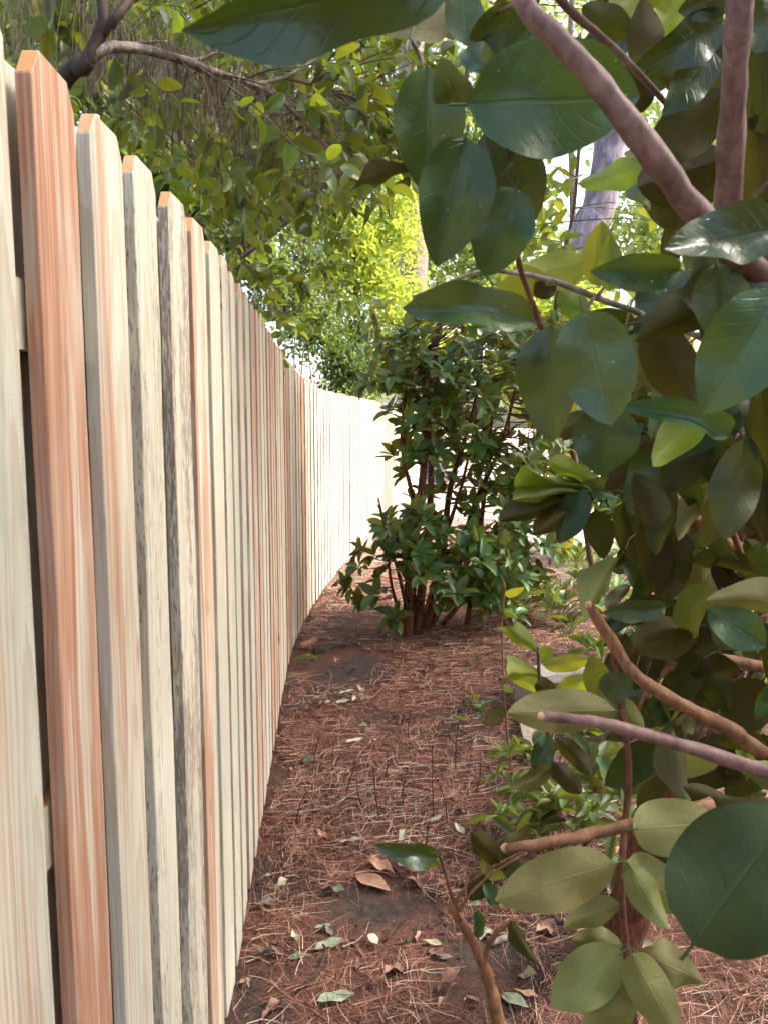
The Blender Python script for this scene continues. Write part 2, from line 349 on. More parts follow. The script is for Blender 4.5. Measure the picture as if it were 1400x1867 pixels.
def tpl_mesh(kind, tpls, k, mat):
    key = (kind, k, mat)
    if key not in _cache:
        V, F, UV = tpls[k]; _cache[key] = np_mesh('leaf', V, F, MAT[mat], True, UV)
    return _cache[key]
def frame(B, T, N, width):
    """matrix taking the template leaf to base B, tip T, facing N"""
    x = T-B; L = x.length; xn = x/L; z = N-xn*N.dot(xn)
    z = z.normalized() if z.length > 1e-5 else xn.orthogonal().normalized()
    y = z.cross(xn)
    M = Matrix.Identity(4)
    for r in range(3): M[r][0] = x[r]; M[r][1] = y[r]*width; M[r][2] = z[r]*L; M[r][3] = B[r]
    return M
def leaf_obj(M, mat, parent, kind='near', name='leaf', k=None):
    tp = {'near': TPL_NEAR, 'mid': TPL_MID, 'dead': TPL_DEAD}[kind]
    if k is None: k = random.randrange(len(tp))
    o = bpy.data.objects.new(name, tpl_mesh(kind, tp, k % len(tp), mat)); COL.objects.link(o)
    if parent is not None:
        o.parent = parent; M = Matrix.Translation(-Vector(parent.location)) @ M
    o.matrix_local = M; return o
def joined(name, Ms, tpl, mat, parent=None, tint=None):
    V, F, UV = tpl; A = np.array([np.array(m) for m in Ms]) if not isinstance(Ms, np.ndarray) else Ms
    n, k = len(A), len(V); Vh = np.concatenate([V, np.ones((k, 1))], 1)
    X = np.einsum('nij,kj->nki', A, Vh)[:, :, :3].reshape(-1, 3)
    FF = (F[None]+(np.arange(n)*k)[:, None, None]).reshape(-1, F.shape[1])
    ti = np.repeat(rng.random(n) if tint is None else tint, k)
    me = np_mesh(name, X, FF, MAT[mat], True, np.tile(UV, (n, 1)), ti)
    o = bpy.data.objects.new(name, me); COL.objects.link(o); return adopt(o, parent)
def score(M):
    c = M @ Vector((.5, 0, 0)); d = c-CAM
    v = Matrix.Rotation(PITCH, 3, 'X') @ d
    if v.y < .1: return -1
    px = CX+FPX*v.x/v.y; py = CY-FPX*v.z/v.y
    s = (M.to_3x3() @ Vector((1, 0, 0))).length/v.y
    return s if -30 < px < W0+30 and -30 < py < H0+30 else s*.01
def foliage(Ms, mat, parent, nobj=300, kind='mid', mats2=None):
    Ms = sorted(Ms, key=score, reverse=True)
    for M in Ms[:nobj]: leaf_obj(M, mat if not mats2 or random.random() > mats2[1] else mats2[0], parent, kind)
    if len(Ms) > nobj:
        o = joined('foliage', Ms[nobj:], {'near': TPL_NEAR, 'mid': TPL_MID}[kind][0], mat, parent); tag(o, kind='stuff')
def rv(): 
    while True:
        v = Vector((random.uniform(-1, 1), random.uniform(-1, 1), random.uniform(-1, 1)))
        if .05 < v.length < 1: return v.normalized()
def jit(v, a): return (v+rv()*a).normalized()
def sprig(P, D, n, L, wr, droop=.2, rosette=False, twig=None, tr=.002, length=.12, up=Vector((0, 0, 1)), jitter=.35):
    """leaves along a short twig starting at P towards D; rosette = whorled at its end"""
    D = D.normalized(); out = []
    E_ = P+D*length
    if twig is not None: twig.tube([P, (P+E_)/2+rv()*length*.06, E_], tr, tr*.5, 5, 3)
    a = D.orthogonal().normalized(); b = D.cross(a)
    for i in range(n):
        u = (i+1)/n; an = i*2.4+random.random()*.5
        s = P+D*length*(1-.25*random.random() if rosette else .15+.85*u)
        rad = a*math.cos(an)+b*math.sin(an)
        d = (rad*(.9 if rosette else .8)+D*(.55 if rosette else .5*random.uniform(.4, 1.4))+Vector((0, 0, -droop))).normalized(); d = jit(d, jitter*.5)
        l = L*random.uniform(.65, 1.15)
        nn = jit(D*.8+up*.7, jitter)
        out.append(frame(s+d*.1*l, s+d*1.1*l, nn, l*wr*random.uniform(.85, 1.15)))
    return out

# ------------------------------------------------------------------ ground
def axis(a, b, near, grow, far):
    out = list(np.arange(a, b+1e-6, near)); st = near; x = a; y = b; lo = []; hi = []
    while y < far: st *= grow; y += st; x -= st; hi.append(y); lo.append(x)
    return np.array(lo[::-1]+out+hi)
gx = axis(-3, 5, .06, 1.3, 400); gy = axis(-1, 12, .06, 1.3, 400)
V = np.array([(x, y, gh(x, y)) for y in gy for x in gx]); nx = len(gx)
ii = (np.arange(len(gy)-1)[:, None]*nx+np.arange(nx-1)[None]).ravel()
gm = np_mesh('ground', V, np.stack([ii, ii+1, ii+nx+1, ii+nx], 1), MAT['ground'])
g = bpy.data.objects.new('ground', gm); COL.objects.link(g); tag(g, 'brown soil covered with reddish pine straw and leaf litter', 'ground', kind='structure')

# ------------------------------------------------------------------ fence
FY = [-1.5, .5, 2.0, 2.5, 3.2, 4.1, 5.3, 6.2, 7.0, 8.1, 9.2, 10.3, 12.7, 14.4, 15.5, 17, 19, 22]
FX = [-.46, -.43, -.43, -.47, -.52, -.59, -.67, -.68, -.655, -.575, -.475, -.3, .05, .32, .5, .8, 1.25, 2.0]
yy = np.arange(-1.5, 22, .02); xx = np.interp(yy, FY, FX); ker = np.ones(31)/31
xs = np.convolve(np.pad(xx, 15, mode='edge'), ker, 'valid'); S = np.concatenate([[0], np.cumsum(np.hypot(np.diff(xs), np.diff(yy)))])
def fpos(s):
    x = np.interp(s, S, xs); y = np.interp(s, S, yy); x2 = np.interp(s+.05, S, xs); y2 = np.interp(s+.05, S, yy)
    x1 = np.interp(s-.05, S, xs); y1 = np.interp(s-.05, S, yy)
    t = Vector((x2-x1, y2-y1, 0)).normalized(); return Vector((x, y, 0)), t
def fmat(s, off=0., z=0., lean=0., tw=0., side=0.):
    p, t = fpos(s); l = Vector((0, 0, 1)).cross(t)
    M = Matrix.Identity(4)
    for r in range(3): M[r][0] = t[r]; M[r][1] = l[r]; M[r][2] = (0, 0, 1)[r]
    q = p+l*off; M[0][3], M[1][3], M[2][3] = q.x, q.y, z
    return M @ Matrix.Rotation(tw, 4, 'Z') @ Matrix.Rotation(lean, 4, 'Y') @ Matrix.Rotation(side, 4, 'X')
def ftop(y): return float(np.interp(y, [0, 5.2, 6.2, 7.4, 9, 25], [2.12, 2.12, 2.065, 2.0, 2.01, 2.02]))
PW, PT = .137, .022
def picket_mesh(seed, H, wane):
    r = random.Random(seed); bm = bmesh.new(); n = 14; e = .024; dz = .036
    zs = [H*i/n for i in range(n)]+[H-dz]
    def wx(z, s): return wane*.006*noise.noise((z*3.1, s*9+seed, 1.3))+wane*.003*noise.noise((z*17, s*5+seed, 4.3))
    L = [(wx(z, 1) if 0 < z < H-dz else 0, z) for z in zs]; Rr = [(PW+wx(z, 2) if 0 < z < H-dz else PW, z) for z in zs]
    rows = [(l, q) for l, q in zip(L, Rr)]+[((e, H), (PW-e, H))]
    f0 = [[bm.verts.new((x, 0+.0009*noise.noise((z*5, x*30, seed)), z)) for x, z in row] for row in rows]
    f1 = [[bm.verts.new((x, PT, z)) for x, z in row] for row in rows]
    for i in range(len(rows)-1):
        bm.faces.new((f0[i][0], f0[i][1], f0[i+1][1], f0[i+1][0])); bm.faces.new((f1[i][1], f1[i][0], f1[i+1][0], f1[i+1][1]))
        bm.faces.new((f1[i][0], f0[i][0], f0[i+1][0], f1[i+1][0])); bm.faces.new((f0[i][1], f1[i][1], f1[i+1][1], f0[i+1][1]))
    bm.faces.new((f0[-1][0], f0[-1][1], f1[-1][1], f1[-1][0])); bm.faces.new((f0[0][1], f0[0][0], f1[0][0], f1[0][1]))
    bmesh.ops.recalc_face_normals(bm, faces=bm.faces[:])
    ed = [x for x in bm.edges if len(x.link_faces) == 2 and x.calc_face_angle() > .5]
    bmesh.ops.bevel(bm, geom=ed, offset=.0016, segments=1, affect='EDGES', profile=.7)
    me = bpy.data.meshes.new('picket'); bm.to_mesh(me); bm.free(); me.materials.append(MAT['wood']); return me
pmesh = [picket_mesh(i, 2.12, w) for i, w in enumerate([.35, .6, .4, 1.5, .8, .3, 2.0])]
fence = empty('wooden_fence', (-.45, 3, 0)); tag(fence, 'tall new pine picket fence with dog-eared boards running along the path', 'fence')
# look of the boards from the nearest on: red heartwood, bark remnants, green tint
LOOK = {2: (.15, .1, .5, 5), 3: (.32, .1, .2, 0), 4: (.82, .12, .0, 1), 5: (.48, .15, .3, 2), 6: (.2, .72, .7, 3), 7: (.16, 1.05, .5, 6), 8: (.68, .3, .1, 4), 9: (.25, .3, .7, 0), 10: (.28, .7, .5, 3), 11: (.35, .2, .5, 1), 12: (.55, .3, .2, 2), 13: (.45, .2, .3, 5)}
s0 = float(np.interp(.99, yy, S)); PITCHP = .2
fr = random.Random(5)
def board(name, mesh, M, H, zb, look):
    o = bpy.data.objects.new(name, mesh); COL.objects.link(o); o.parent = fence
    o.matrix_local = Matrix.Translation(-Vector(fence.location)) @ M @ Matrix.Diagonal((1, 1, (H-zb)/2.12, 1))
    o['seed'] = fr.random()*8; o['red'] = look[0]; o['bark'] = look[1]; o['green'] = look[2]
for i in range(-8, 120):             # board 0 stands at y = .99 m
    s = s0+i*PITCHP; p, t = fpos(s)
    if p.y > 17.5: break
    H = ftop(p.y)+fr.uniform(-.006, .006); zb = gh(p.x, p.y)-.015; y = p.y
    look = LOOK.get(i+4)
    if look is None:
        rd = .78 if 4.9 < y < 6.6 else (.5 if 2.6 < y < 4.9 else .22)
        look = (max(0, min(1, rd+fr.uniform(-.3, .25))), fr.choice([.1, .2, .4, .6]), fr.uniform(.1, .7), fr.randrange(7))
        if y > 7.2: look = (fr.choice([.05, .1, .2, .4]), .2, fr.uniform(.1, .5), fr.randrange(6))
    board('picket', pmesh[look[3]], fmat(s, fr.uniform(-.002, .003), zb, fr.uniform(-.0035, .0035), fr.uniform(-.018, .018)), H, zb, look)
    if y < 9:                        # the boards on the far side of the rails
        board('back_picket', pmesh[fr.randrange(6)], fmat(s+PITCHP*.5+.062, .0485, zb, fr.uniform(-.003, .003)), H-.01, zb, (fr.uniform(.2, .6), .2, .3))
sa, sb = float(np.interp(-.7, yy, S)), float(np.interp(17.5, yy, S)); panel = (sb-sa)/9
for z0 in (.32, 1.05, 1.745):
    for q in range(9):
        mb = MB(); n = 6; b = 0
        for c in range(n+1):
            s = sa+panel*(q+c/n); s = min(max(s, sa+panel*q+.002), sa+panel*(q+1)-.002)
            M = fmat(s, .0255); dy = (float(np.interp(np.interp(s, S, yy), [5, 7.4], [0, -.08])))
            for yv, zv in ((0, 0), (.020, 0), (.020, .088), (0, .088)): mb.v.append(M @ Vector((0, yv, z0+zv+dy)))
        for c in range(n):
            for e in range(4): mb.f.append((c*4+e, c*4+(e+1) % 4, c*4+4+(e+1) % 4, c*4+4+e))
        mb.f += [(3, 2, 1, 0), (n*4, n*4+1, n*4+2, n*4+3)]
        o = mb.build('rail', MAT['wood'], fence, False); o['seed'] = random.random()*8; o['red'] = .3; o['bark'] = .2; o['green'] = .3
for q in range(10):
    M = fmat(sa+panel*q, .075); mb = MB(); mb.box(Matrix.Identity(4), -.045, .045, 0, .09, -.1, 1.95); o = mb.build('post', MAT['wood'], None, False)
    o.parent = fence; o.matrix_local = Matrix.Translation(-Vector(fence.location)) @ M; o['seed'] = random.random()*8; o['red'] = .3; o['bark'] = .2; o['green'] = .5

# ------------------------------------------------------------------ foreground shrub on the right
fs_base = gp(1122, 1752); fshrub = empty('foreground_shrub', (fs_base.x, fs_base.y, 0))
tag(fshrub, 'large broad-leaved shrub with red-brown trunk leaning over the path opposite the fence', 'shrub')
def stem(name, pts, w0, w1, mat, parent, seg=10, wob=.25, n=5, cut=False):
    """pts: (px, py, Y); widths in photograph pixels"""
    P = [pt(*q) for q in pts]; mb = MB()
    r0 = w0/2*pts[0][2]/FPX; r1 = w1/2*pts[-1][2]/FPX
    mb.tube(P, r0, r1, seg, n, wob); o = mb.build(name, MAT[mat], parent)
    if cut:
        c = MB(); d = (P[-1]-P[-2]).normalized(); c.tube([P[-1]-d*r1*.3, P[-1]+d*r1*.5, P[-1]+d*r1*.9], r1*.93, r1*.55, 8, 2, .5); adopt(c.build('cut_end', MAT['cut_wood']), o)
    return o
def cut_children(o): return o
B = fshrub
gz = gh(fs_base.x, fs_base.y)
tb = fs_base.copy(); tb.z = gz-.04
trunkP = [tb, pt(1135, 1690, 2.24), pt(1195, 1480, 2.15), pt(1255, 1300, 2.05), pt(1320, 1140, 1.9), pt(1385, 960, 1.75), pt(1450, 720, 1.6), pt(1500, 400, 1.5), pt(1520, 60, 1.4), Vector((.95, 1.2, 3.1)), Vector((1.15, 1.0, 3.9))]
mb = MB(); mb.tube(trunkP, .075, .012, 14, 6, .3, radii=[.075, .062, .056, .05, .046, .042, .038, .034, .03, .02, .01]); mb.build('trunk', MAT['bark_red'], B)
for q in [((.7, 1.6, 3.4), (.5, 2.2, 3.6)), ((1.5, 1.6, 3.5), (2.2, 2.2, 3.8)), ((1.4, .8, 3.0), (1.9, .3, 3.3))]:
    st = min(catmull(trunkP, 6), key=lambda v: (v-Vector((.95, 1.2, 2.9))).length); mb = MB(); mb.tube([st]+[Vector(v) for v in q], .018, .007, 8, 5, .3); mb.build('branch', MAT['bark_red'], B)
mb = MB(); mb.tube([Vector((tb.x+.18, tb.y+.25, gz-.03)), pt(1150, 1660, 2.4), pt(1230, 1500, 2.4), pt(1330, 1250, 2.2), pt(1440, 1000, 2.1)], .03, .02, 9, 5, .3); mb.build('trunk', MAT['bark_red'], B)
stem('branch', [(1560, 760, .62), (1450, 570, .54), (1290, 415, .47), (1180, 270, .45), (1070, 130, .45), (962, 18, .46), (940, -60, .48)], 42, 32, 'bark_pink', B)
stem('branch', [(1330, 640, .66), (1326, 400, .62), (1335, 200, .58), (1348, 0, .55), (1356, -120, .55)], 46, 44, 'bark_pink', B)
stem('branch', [(1215, 190, .75), (1188, 160, .72), (1110, 80, .7), (1040, 20, .68), (1000, -30, .66)], 10, 17, 'bark_twig', B, 7)
stem('twig', [(1265, 390, .8), (1275, 310, .8), (1287, 255, .8), (1310, 200, .8)], 9, 6, 'bark_orange', B, 6)
stem('twig', [(1262, 660, .8), (1190, 585, .72), (1100, 548, .66), (1000, 510, .63), (930, 497, .61), (870, 496, .6), (752, 542, .58)], 13, 5, 'bark_grey', B, 7)
stem('twig', [(935, 400, .55), (945, 478, .56), (965, 540, .57), (988, 602, .58), (1000, 640, .6)], 9, 13, 'bark_red', B, 7)
stem('twig', [(1060, 570, .62), (1078, 548, .64), (1100, 525, .66), (1110, 500, .7)], 8, 6, 'bark_twig', B, 6)
stem('twig', [(848, 192, .52), (850, 140, .53), (856, 95, .54), (880, 40, .55), (952, 0, .5)], 8, 9, 'bark_twig', B, 6)
stem('twig', [(775, 130, .56), (762, 100, .57), (745, 60, .58), (740, 0, .6)], 6, 5, 'bark_twig', B, 6)
stem('branch', [(1390, 1375, 1.0), (1330, 1330, 1.0), (1250, 1290, .98), (1165, 1238, .97), (1112, 1165, .97), (1073, 1104, .97)], 32, 18, 'bark_orange', B, 10, .45, cut=True)
stem('branch', [(1430, 1225, 1.2), (1300, 1200, 1.15), (1235, 1210, 1.12), (1195, 1240, 1.1), (1150, 1320, 1.1)], 24, 10, 'bark_orange', B, 9)
stem('branch', [(1480, 1050, 1.5), (1400, 1020, 1.4), (1320, 995, 1.35), (1240, 925, 1.3), (1195, 870, 1.25), (1150, 815, 1.2)], 44, 13, 'bark_orange', B, 9)
stem('branch', [(1480, 1432, .56), (1400, 1408, .55), (1240, 1358, .54), (1100, 1320, .53), (1040, 1311, .53), (988, 1306, .53)], 30, 19, 'bark_pink', B, 10, .3, cut=True)
stem('branch', [(1297, 1466, .8), (1200, 1492, .79), (1080, 1520, .78), (990, 1537, .77), (920, 1546, .77)], 27, 18, 'bark_orange', B, 10, .35, cut=True)
stem('stem', [(1160, 1900, .95), (1142, 1740, .95), (1132, 1620, .95), (1138, 1500, .97), (1146, 1400, .98), (1128, 1260, 1.), (1112, 1160, 1.02)], 15, 11, 'bark_red', B, 8)
stem('twig', [(1030, 880, 1.25), (1090, 890, 1.22), (1160, 905, 1.2), (1230, 935, 1.25)], 6, 9, 'bark_twig', B, 6)
stem('branch', [(1420, 900, 1.3), (1350, 800, 1.1), (1310, 720, 1.0), (1260, 690, .95)], 28, 12, 'bark_grey', B, 8, .5)
stem('twig', [(1350, 1010, 1.2), (1310, 900, 1.15), (1270, 820, 1.1), (1225, 760, 1.1)], 12, 6, 'bark_orange', B, 6)
# (base x, y, tip x, y, width, depth base, depth tip, side, roll, material, template)
NL = [
 (850, 190, 1152, 178, 185, .50, .53, 't', .1, 'leaf_near', 2), (778, 122, 776, 345, 118, .55, .56, 't', .15, 'leaf_near', 3),
 (848, 250, 800, 480, 128, .52, .52, 't', .1, 'leaf_near', 3), (885, 238, 975, 405, 120, .57, .58, 't', -.1, 'leaf_near', 0),
 (940, 342, 884, 497, 112, .53, .53, 't', 0, 'leaf_near', 1), (845, 185, 800, 130, 60, .52, .5, 't', .6, 'leaf_near', 4),
 (848, 92, 906, 135, 48, .53, .5, 't', .2, 'leaf_near', 1), (852, 85, 838, -40, 66, .55, .56, 't', .1, 'leaf_pale', 2),
 (858, 82, 985, -5, 66, .55, .52, 't', -.3, 'leaf_near', 0), (862, 108, 995, 62, 72, .56, .54, 't', .2, 'leaf_near', 1),
 (748, 72, 770, -70, 135, .56, .6, 'u', .1, 'leaf_pale', 0), (800, 55, 830, -60, 90, .62, .66, 'u', .3, 'leaf_olive', 0),
 (835, -75, 346, 82, 120, .36, .34, 't', .5, 'leaf_near', 0), (750, 312, 622, 332, 34, .56, .54, 'u', .6, 'leaf_olive', 1),
 (925, 250, 930, 318, 16, .55, .55, 'u', .4, 'leaf_olive', 4), (840, 200, 790, 250, 50, .56, .56, 't', .3, 'leaf_near', 1),
 (1180, 132, 1168, -15, 62, .72, .74, 'u', .1, 'leaf_olive', 2), (1172, 138, 1164, 208, 48, .73, .74, 'u', .2, 'leaf_olive', 0),
 (1320, 38, 1186, 112, 78, .68, .66, 't', .2, 'leaf_near', 1), (1300, 92, 1216, 205, 66, .7, .68, 't', .3, 'leaf_near', 0),
 (1325, 160, 1175, 312, 98, .72, .72, 'u', .1, 'leaf_olive', 0), (1335, 282, 1148, 348, 100, .75, .74, 'u', .1, 'leaf_olive', 3),
 (1300, 330, 1195, 410, 90, .8, .8, 'u', .2, 'leaf_olive', 0), (1250, 0, 1190, 60, 60, .8, .8, 'u', .2, 'leaf_lime', 1),
 (1340, -20, 1240, 22, 60, .66, .66, 't', .3, 'leaf_near', 0), (1385, 40, 1396, 250, 100, .66, .66, 'u', .1, 'leaf_olive', 0),
 (1372, 210, 1400, 410, 110, .66, .68, 'u', 0, 'leaf_olive', 3), (1420, 0, 1370, 100, 70, .6, .6, 't', .3, 'leaf_near', 2),
 (1120, 20, 1210, -30, 60, .75, .8, 'u', .2, 'leaf_lime', 1), (1060, 10, 1160, 60, 50, .75, .74, 'u', .3, 'leaf_olive', 2),
 (1420, 415, 1200, 462, 100, .46, .44, 't', .3, 'leaf_near', 2), (1240, 492, 1085, 498, 66, .5, .48, 't', .2, 'leaf_near', 0),
 (1412, 470, 1320, 540, 80, .5, .5, 't', .4, 'leaf_near', 1), (1098, 522, 1094, 406, 66, .62, .62, 'u', -.2, 'leaf_lime', 3),
 (1110, 530, 1112, 430, 46, .61, .61, 'u', .1, 'leaf_lime', 0), (975, 588, 750, 540, 76, .5, .48, 't', .45, 'leaf_near', 1),
 (1005, 592, 1000, 808, 108, .52, .52, 't', .3, 'leaf_near', 0), (1062, 566, 1112, 775, 138, .49, .49, 't', .05, 'leaf_near', 2),
 (1108, 735, 1096, 868, 118, .53, .53, 't', -.1, 'leaf_near', 1), (1420, 530, 1285, 752, 150, .45, .45, 't', .1, 'leaf_near', 0),
 (1305, 480, 1312, 625, 92, .5, .5, 't', -.2, 'leaf_near', 3), (1380, 560, 1330, 480, 80, .55, .55, 't', .2, 'leaf_near', 2),
 (1330, 795, 1160, 722, 52, .6, .58, 't', .5, 'leaf_near', 4), (1190, 590, 1260, 740, 95, .68, .68, 'u', .2, 'leaf_olive', 0),
 (1180, 600, 1240, 480, 90, .7, .7, 't', .2, 'leaf_near', 1), (960, 500, 1075, 480, 70, .7, .72, 'u', .4, 'leaf_lime', 0), (1000, 520, 900, 520, 60, .7, .7, 'u', .4, 'leaf_lime', 1),
 (1020, 530, 1075, 580, 44, .7, .7, 'u', .3, 'leaf_lime', 0), (1000, 545, 985, 500, 40, .7, .7, 'u', .3, 'leaf_olive', 0),
 # lower pale leaves
 (1122, 1296, 918, 1298, 84, .58, .57, 'u', .05, 'leaf_pale', 0), (1122, 1574, 904, 1642, 108, .72, .7, 'u', .05, 'leaf_pale', 2),
 (1130, 1648, 1022, 1684, 54, .74, .74, 'u', .3, 'leaf_pale', 1), (1152, 1512, 1314, 1502, 108, .75, .76, 'u', .05, 'leaf_pale', 0),
 (1140, 1572, 1262, 1668, 92, .74, .74, 'u', .1, 'leaf_pale', 2), (1148, 1580, 1206, 1684, 62, .73, .72, 'u', .2, 'leaf_pale', 1),
 (1262, 1722, 1440, 1470, 245, .38, .4, 't', .12, 'leaf_olive', 0), (1134, 1722, 1040, 1712, 50, .8, .8, 'u', .2, 'leaf_pale', 5),
 (1134, 1736, 1003, 1835, 104, .76, .74, 'u', .05, 'leaf_pale', 0), (1150, 1738, 1232, 1895, 86, .75, .73, 'u', .1, 'leaf_pale', 0),
 (1160, 1735, 1278, 1788, 72, .78, .78, 'u', .2, 'leaf_pale', 5), (1152, 1790, 1058, 1890, 62, .76, .76, 'u', .1, 'leaf_pale', 1), (1150, 1780, 1120, 1900, 50, .77, .77, 'u', .1, 'leaf_pale', 2),
 (1096, 1270, 1078, 1196, 52, .85, .84, 't', .1, 'leaf_lime', 0), (1100, 1268, 1146, 1232, 58, .84, .82, 't', .1, 'leaf_near', 0),
 (1214, 1106, 1102, 1120, 42, .9, .88, 't', .3, 'leaf_near', 0), (1275, 1142, 1145, 1184, 84, 1.05, 1.0, 'u', .1, 'leaf_olive', 0),
 (1290, 1110, 1400, 1180, 80, .9, .88, 't', .2, 'leaf_near', 0), (1265, 1190, 1220, 1290, 70, 1.1, 1.1, 'u', .1, 'leaf_olive', 0),
 (1085, 930, 1100, 1018, 52, 1.2, 1.2, 'u', .1, 'leaf_olive', 0), (1135, 915, 1160, 1030, 54, 1.2, 1.2, 'u', .1, 'leaf_olive', 3), (1185, 930, 1200, 1085, 66, 1.15, 1.15, 'u', .1, 'leaf_olive', 0),
 (1235, 960, 1225, 1090, 60, 1.15, 1.15, 'u', .1, 'leaf_olive', 1), (1060, 890, 1020, 990, 60, 1.2, 1.18, 't', .2, 'leaf_near', 0), (1270, 1000, 1290, 1120, 60, 1.2, 1.2, 'u', .2, 'leaf_pale', 0),
 (1090, 888, 990, 832, 36, 1.22, 1.15, 'u', .3, 'leaf_lime', 0), (1085, 890, 905, 862, 34, 1.22, 1.1, 'u', .3, 'leaf_lime', 1), (1085, 895, 915, 905, 34, 1.22, 1.1, 'u', .3, 'leaf_lime', 0), (1080, 900, 892, 948, 40, 1.22, 1.1, 'u', .2, 'leaf_olive', 0), (1085, 905, 960, 975, 44, 1.22, 1.15, 'u', .2, 'leaf_olive', 0),
 (1085, 882, 1000, 855, 28, 1.24, 1.2, 't', .5, 'leaf_pale', 0), (1120, 905, 1060, 880, 30, 1.2, 1.15, 't', .5, 'leaf_pale', 5),
]
NL += [(1175, 1330, 1080, 1260, 60, 1.0, 1.0, 'u', .1, 'leaf_pale', 0), (1390, 1240, 1330, 1340, 90, 1.1, 1.1, 'u', .1, 'leaf_olive', 0), (1340, 1350, 1250, 1440, 90, 1.2, 1.2, 'u', .2, 'leaf_olive', 2), (1400, 1430, 1310, 1400, 80, 1.2, 1.2, 'u', .2, 'leaf_olive', 1), (1220, 1380, 1140, 1450, 60, 1.3, 1.3, 't', .2, 'leaf_near', 1)]
def px_leaf(q, parent, kind='near'):
    bx, by, tx, ty, w, d0, d1, side, roll, mat, k = q
    b, t_ = pt(bx, by, d0), pt(tx, ty, d1); x = (t_-b).normalized(); m = (b+t_)/2
    N = (CAM-m).normalized(); N = (N-x*N.dot(x)).normalized()
    sgn = 1 if (int(bx+by) % 2) else -1
    N = Matrix.Rotation(roll*sgn, 3, x) @ N
    if side == 'u': N = -N
    width = w*(d0+d1)/2/FPX/max(.35, math.cos(roll))
    o = leaf_obj(frame(b, t_, N, width), mat, parent, kind, 'leaf', k); return o
for q in NL: px_leaf(q, fshrub)
# hanging leaves in the depth of the shrub, on twigs that leave the branches
fill = []; tw = MB(); rf = random.Random(21)
regions = [((1090, 1400), (600, 900), 46, (.85, 1.7)), ((1120, 1400), (880, 1180), 88, (.95, 1.9)), ((1150, 1400), (1150, 1420), 60, (1.0, 2.0)), ((1170, 1400), (20, 380), 24, (.8, 1.3)), ((1230, 1400), (1380, 1640), 22, (1.1, 1.9)), ((1290, 1440), (420, 800), 34, (.6, 1.1)), ((1400, 1800), (0, 1500), 90, (.6, 1.8)), ((1060, 1200), (560, 760), 8, (.9, 1.3))]
for (x0, x1), (y0, y1), n, (d0, d1) in regions:
    for _ in range(n):
        d = rf.uniform(d0, d1); b = pt(rf.uniform(x0, x1), rf.uniform(y0, y1), d); L = rf.uniform(.07, .115)
        dr = Vector((rf.uniform(-.8, .5), rf.uniform(-.5, .4), rf.uniform(-1.1, .15))).normalized(); e = b+dr*L
        N = (CAM-b).normalized(); N = (N+Vector((rf.uniform(-.8, .8), rf.uniform(-.5, .5), rf.uniform(-.5, .7)))).normalized()
        if rf.random() < .72: N = -N
        mt = rf.choices(['leaf_olive', 'leaf_near', 'leaf_pale', 'leaf_lime'], [6, 3, .7, .5])[0]
        leaf_obj(frame(b, e, N, L*rf.uniform(.36, .48)), mt, fshrub, 'near')
        if rf.random() < .5 or x0 >= 1400:
            c = b+Vector((rf.uniform(.02, .12), rf.uniform(-.05, .1), rf.uniform(.02, .1)));
            if x0 >= 1400: c = min(catmull(trunkP, 4), key=lambda q: (q-b).length)
            tw = MB(); tw.tube([b-dr*L*.15, (b+c)/2+Vector((0, 0, .01)), c], .0011, .0022, 5, 3); tw.build('twig', MAT['bark_twig'], fshrub)
for _ in range(16):
    a = pt(rf.uniform(1150, 1400), rf.uniform(750, 1300), rf.uniform(1.1, 1.7)); b = a+Vector((rf.uniform(-.25, .25), rf.uniform(-.1, .1), rf.uniform(.1, .4)))
    m = MB(); m.tube([a, (a+b)/2+rv()*.03, b], .004, .002, 6, 4, .2); m.build('twig', MAT[rf.choice(['bark_orange', 'bark_twig', 'bark_red'])], fshrub)

# shrub crown mostly out of frame, added to keep sun off the near fence
cn = []
for _ in range(620):
    c = Vector((rf.uniform(.75, 3.6), rf.uniform(-1.2, 3.4), rf.uniform(.6, 4.4)))
    if c.x < 1.0+.62*max(c.y, 0) and c.z < 2.75: c.z += 2.
    if c.x < .42*c.y+.35: continue
    for _ in range(18):
        p = c+rv()*rf.uniform(.05, .35); d = jit(Vector((0, 0, -.5)), 1.); cn.append(frame(p, p+d*.11, jit(Vector((0, 0, 1)), .7), .058))
def side_ok(M):
    v = Matrix.Rotation(PITCH, 3, 'X') @ (M @ Vector((.5, 0, 0))-CAM)
    if v.y < .1: return True
    px = CX+FPX*v.x/v.y; py = CY-FPX*v.z/v.y
    return px > W0+60 or py < -60 or py > H0+60 or px < -60 or (px > 1290 and v.y > 1.7 and py < 1250)
cn = [M for M in cn if side_ok(M)]
tag(joined('crown', cn, TPL_FAR, 'leaf_crown', fshrub), kind='stuff')
# ------------------------------------------------------------------ pruned sapling at the bottom
pb = gp(914, 1880); sap = empty('pruned_sapling', (pb.x, pb.y, 0)); tag(sap, 'pruned bare sapling stem with a cut top and a few olive leaves on the path', 'sapling')
mb = MB(); mb.tube([Vector((pb.x, pb.y, gh(pb.x, pb.y)-.03)), pt(893, 1800, 1.93), pt(872, 1738, 1.92), pt(845, 1690, 1.91), pt(820, 1650, 1.9)], .018, .011, 10, 5, .4); mb.build('stem', MAT['bark_orange'], sap)
def Y(pts, d): return [(x, y, d) for x, y in pts]
stem('twig', Y([(884, 1752), (893, 1718), (915, 1690), (942, 1676)], 1.92), 13, 8, 'bark_orange', sap, 7)
stem('twig', Y([(838, 1680), (822, 1630), (808, 1580), (796, 1550)], 1.9), 9, 5, 'bark_red', sap, 6)
stem('twig', Y([(830, 1655), (838, 1630), (880, 1590), (935, 1562), (968, 1545)], 1.9), 8, 5, 'bark_orange', sap, 6)
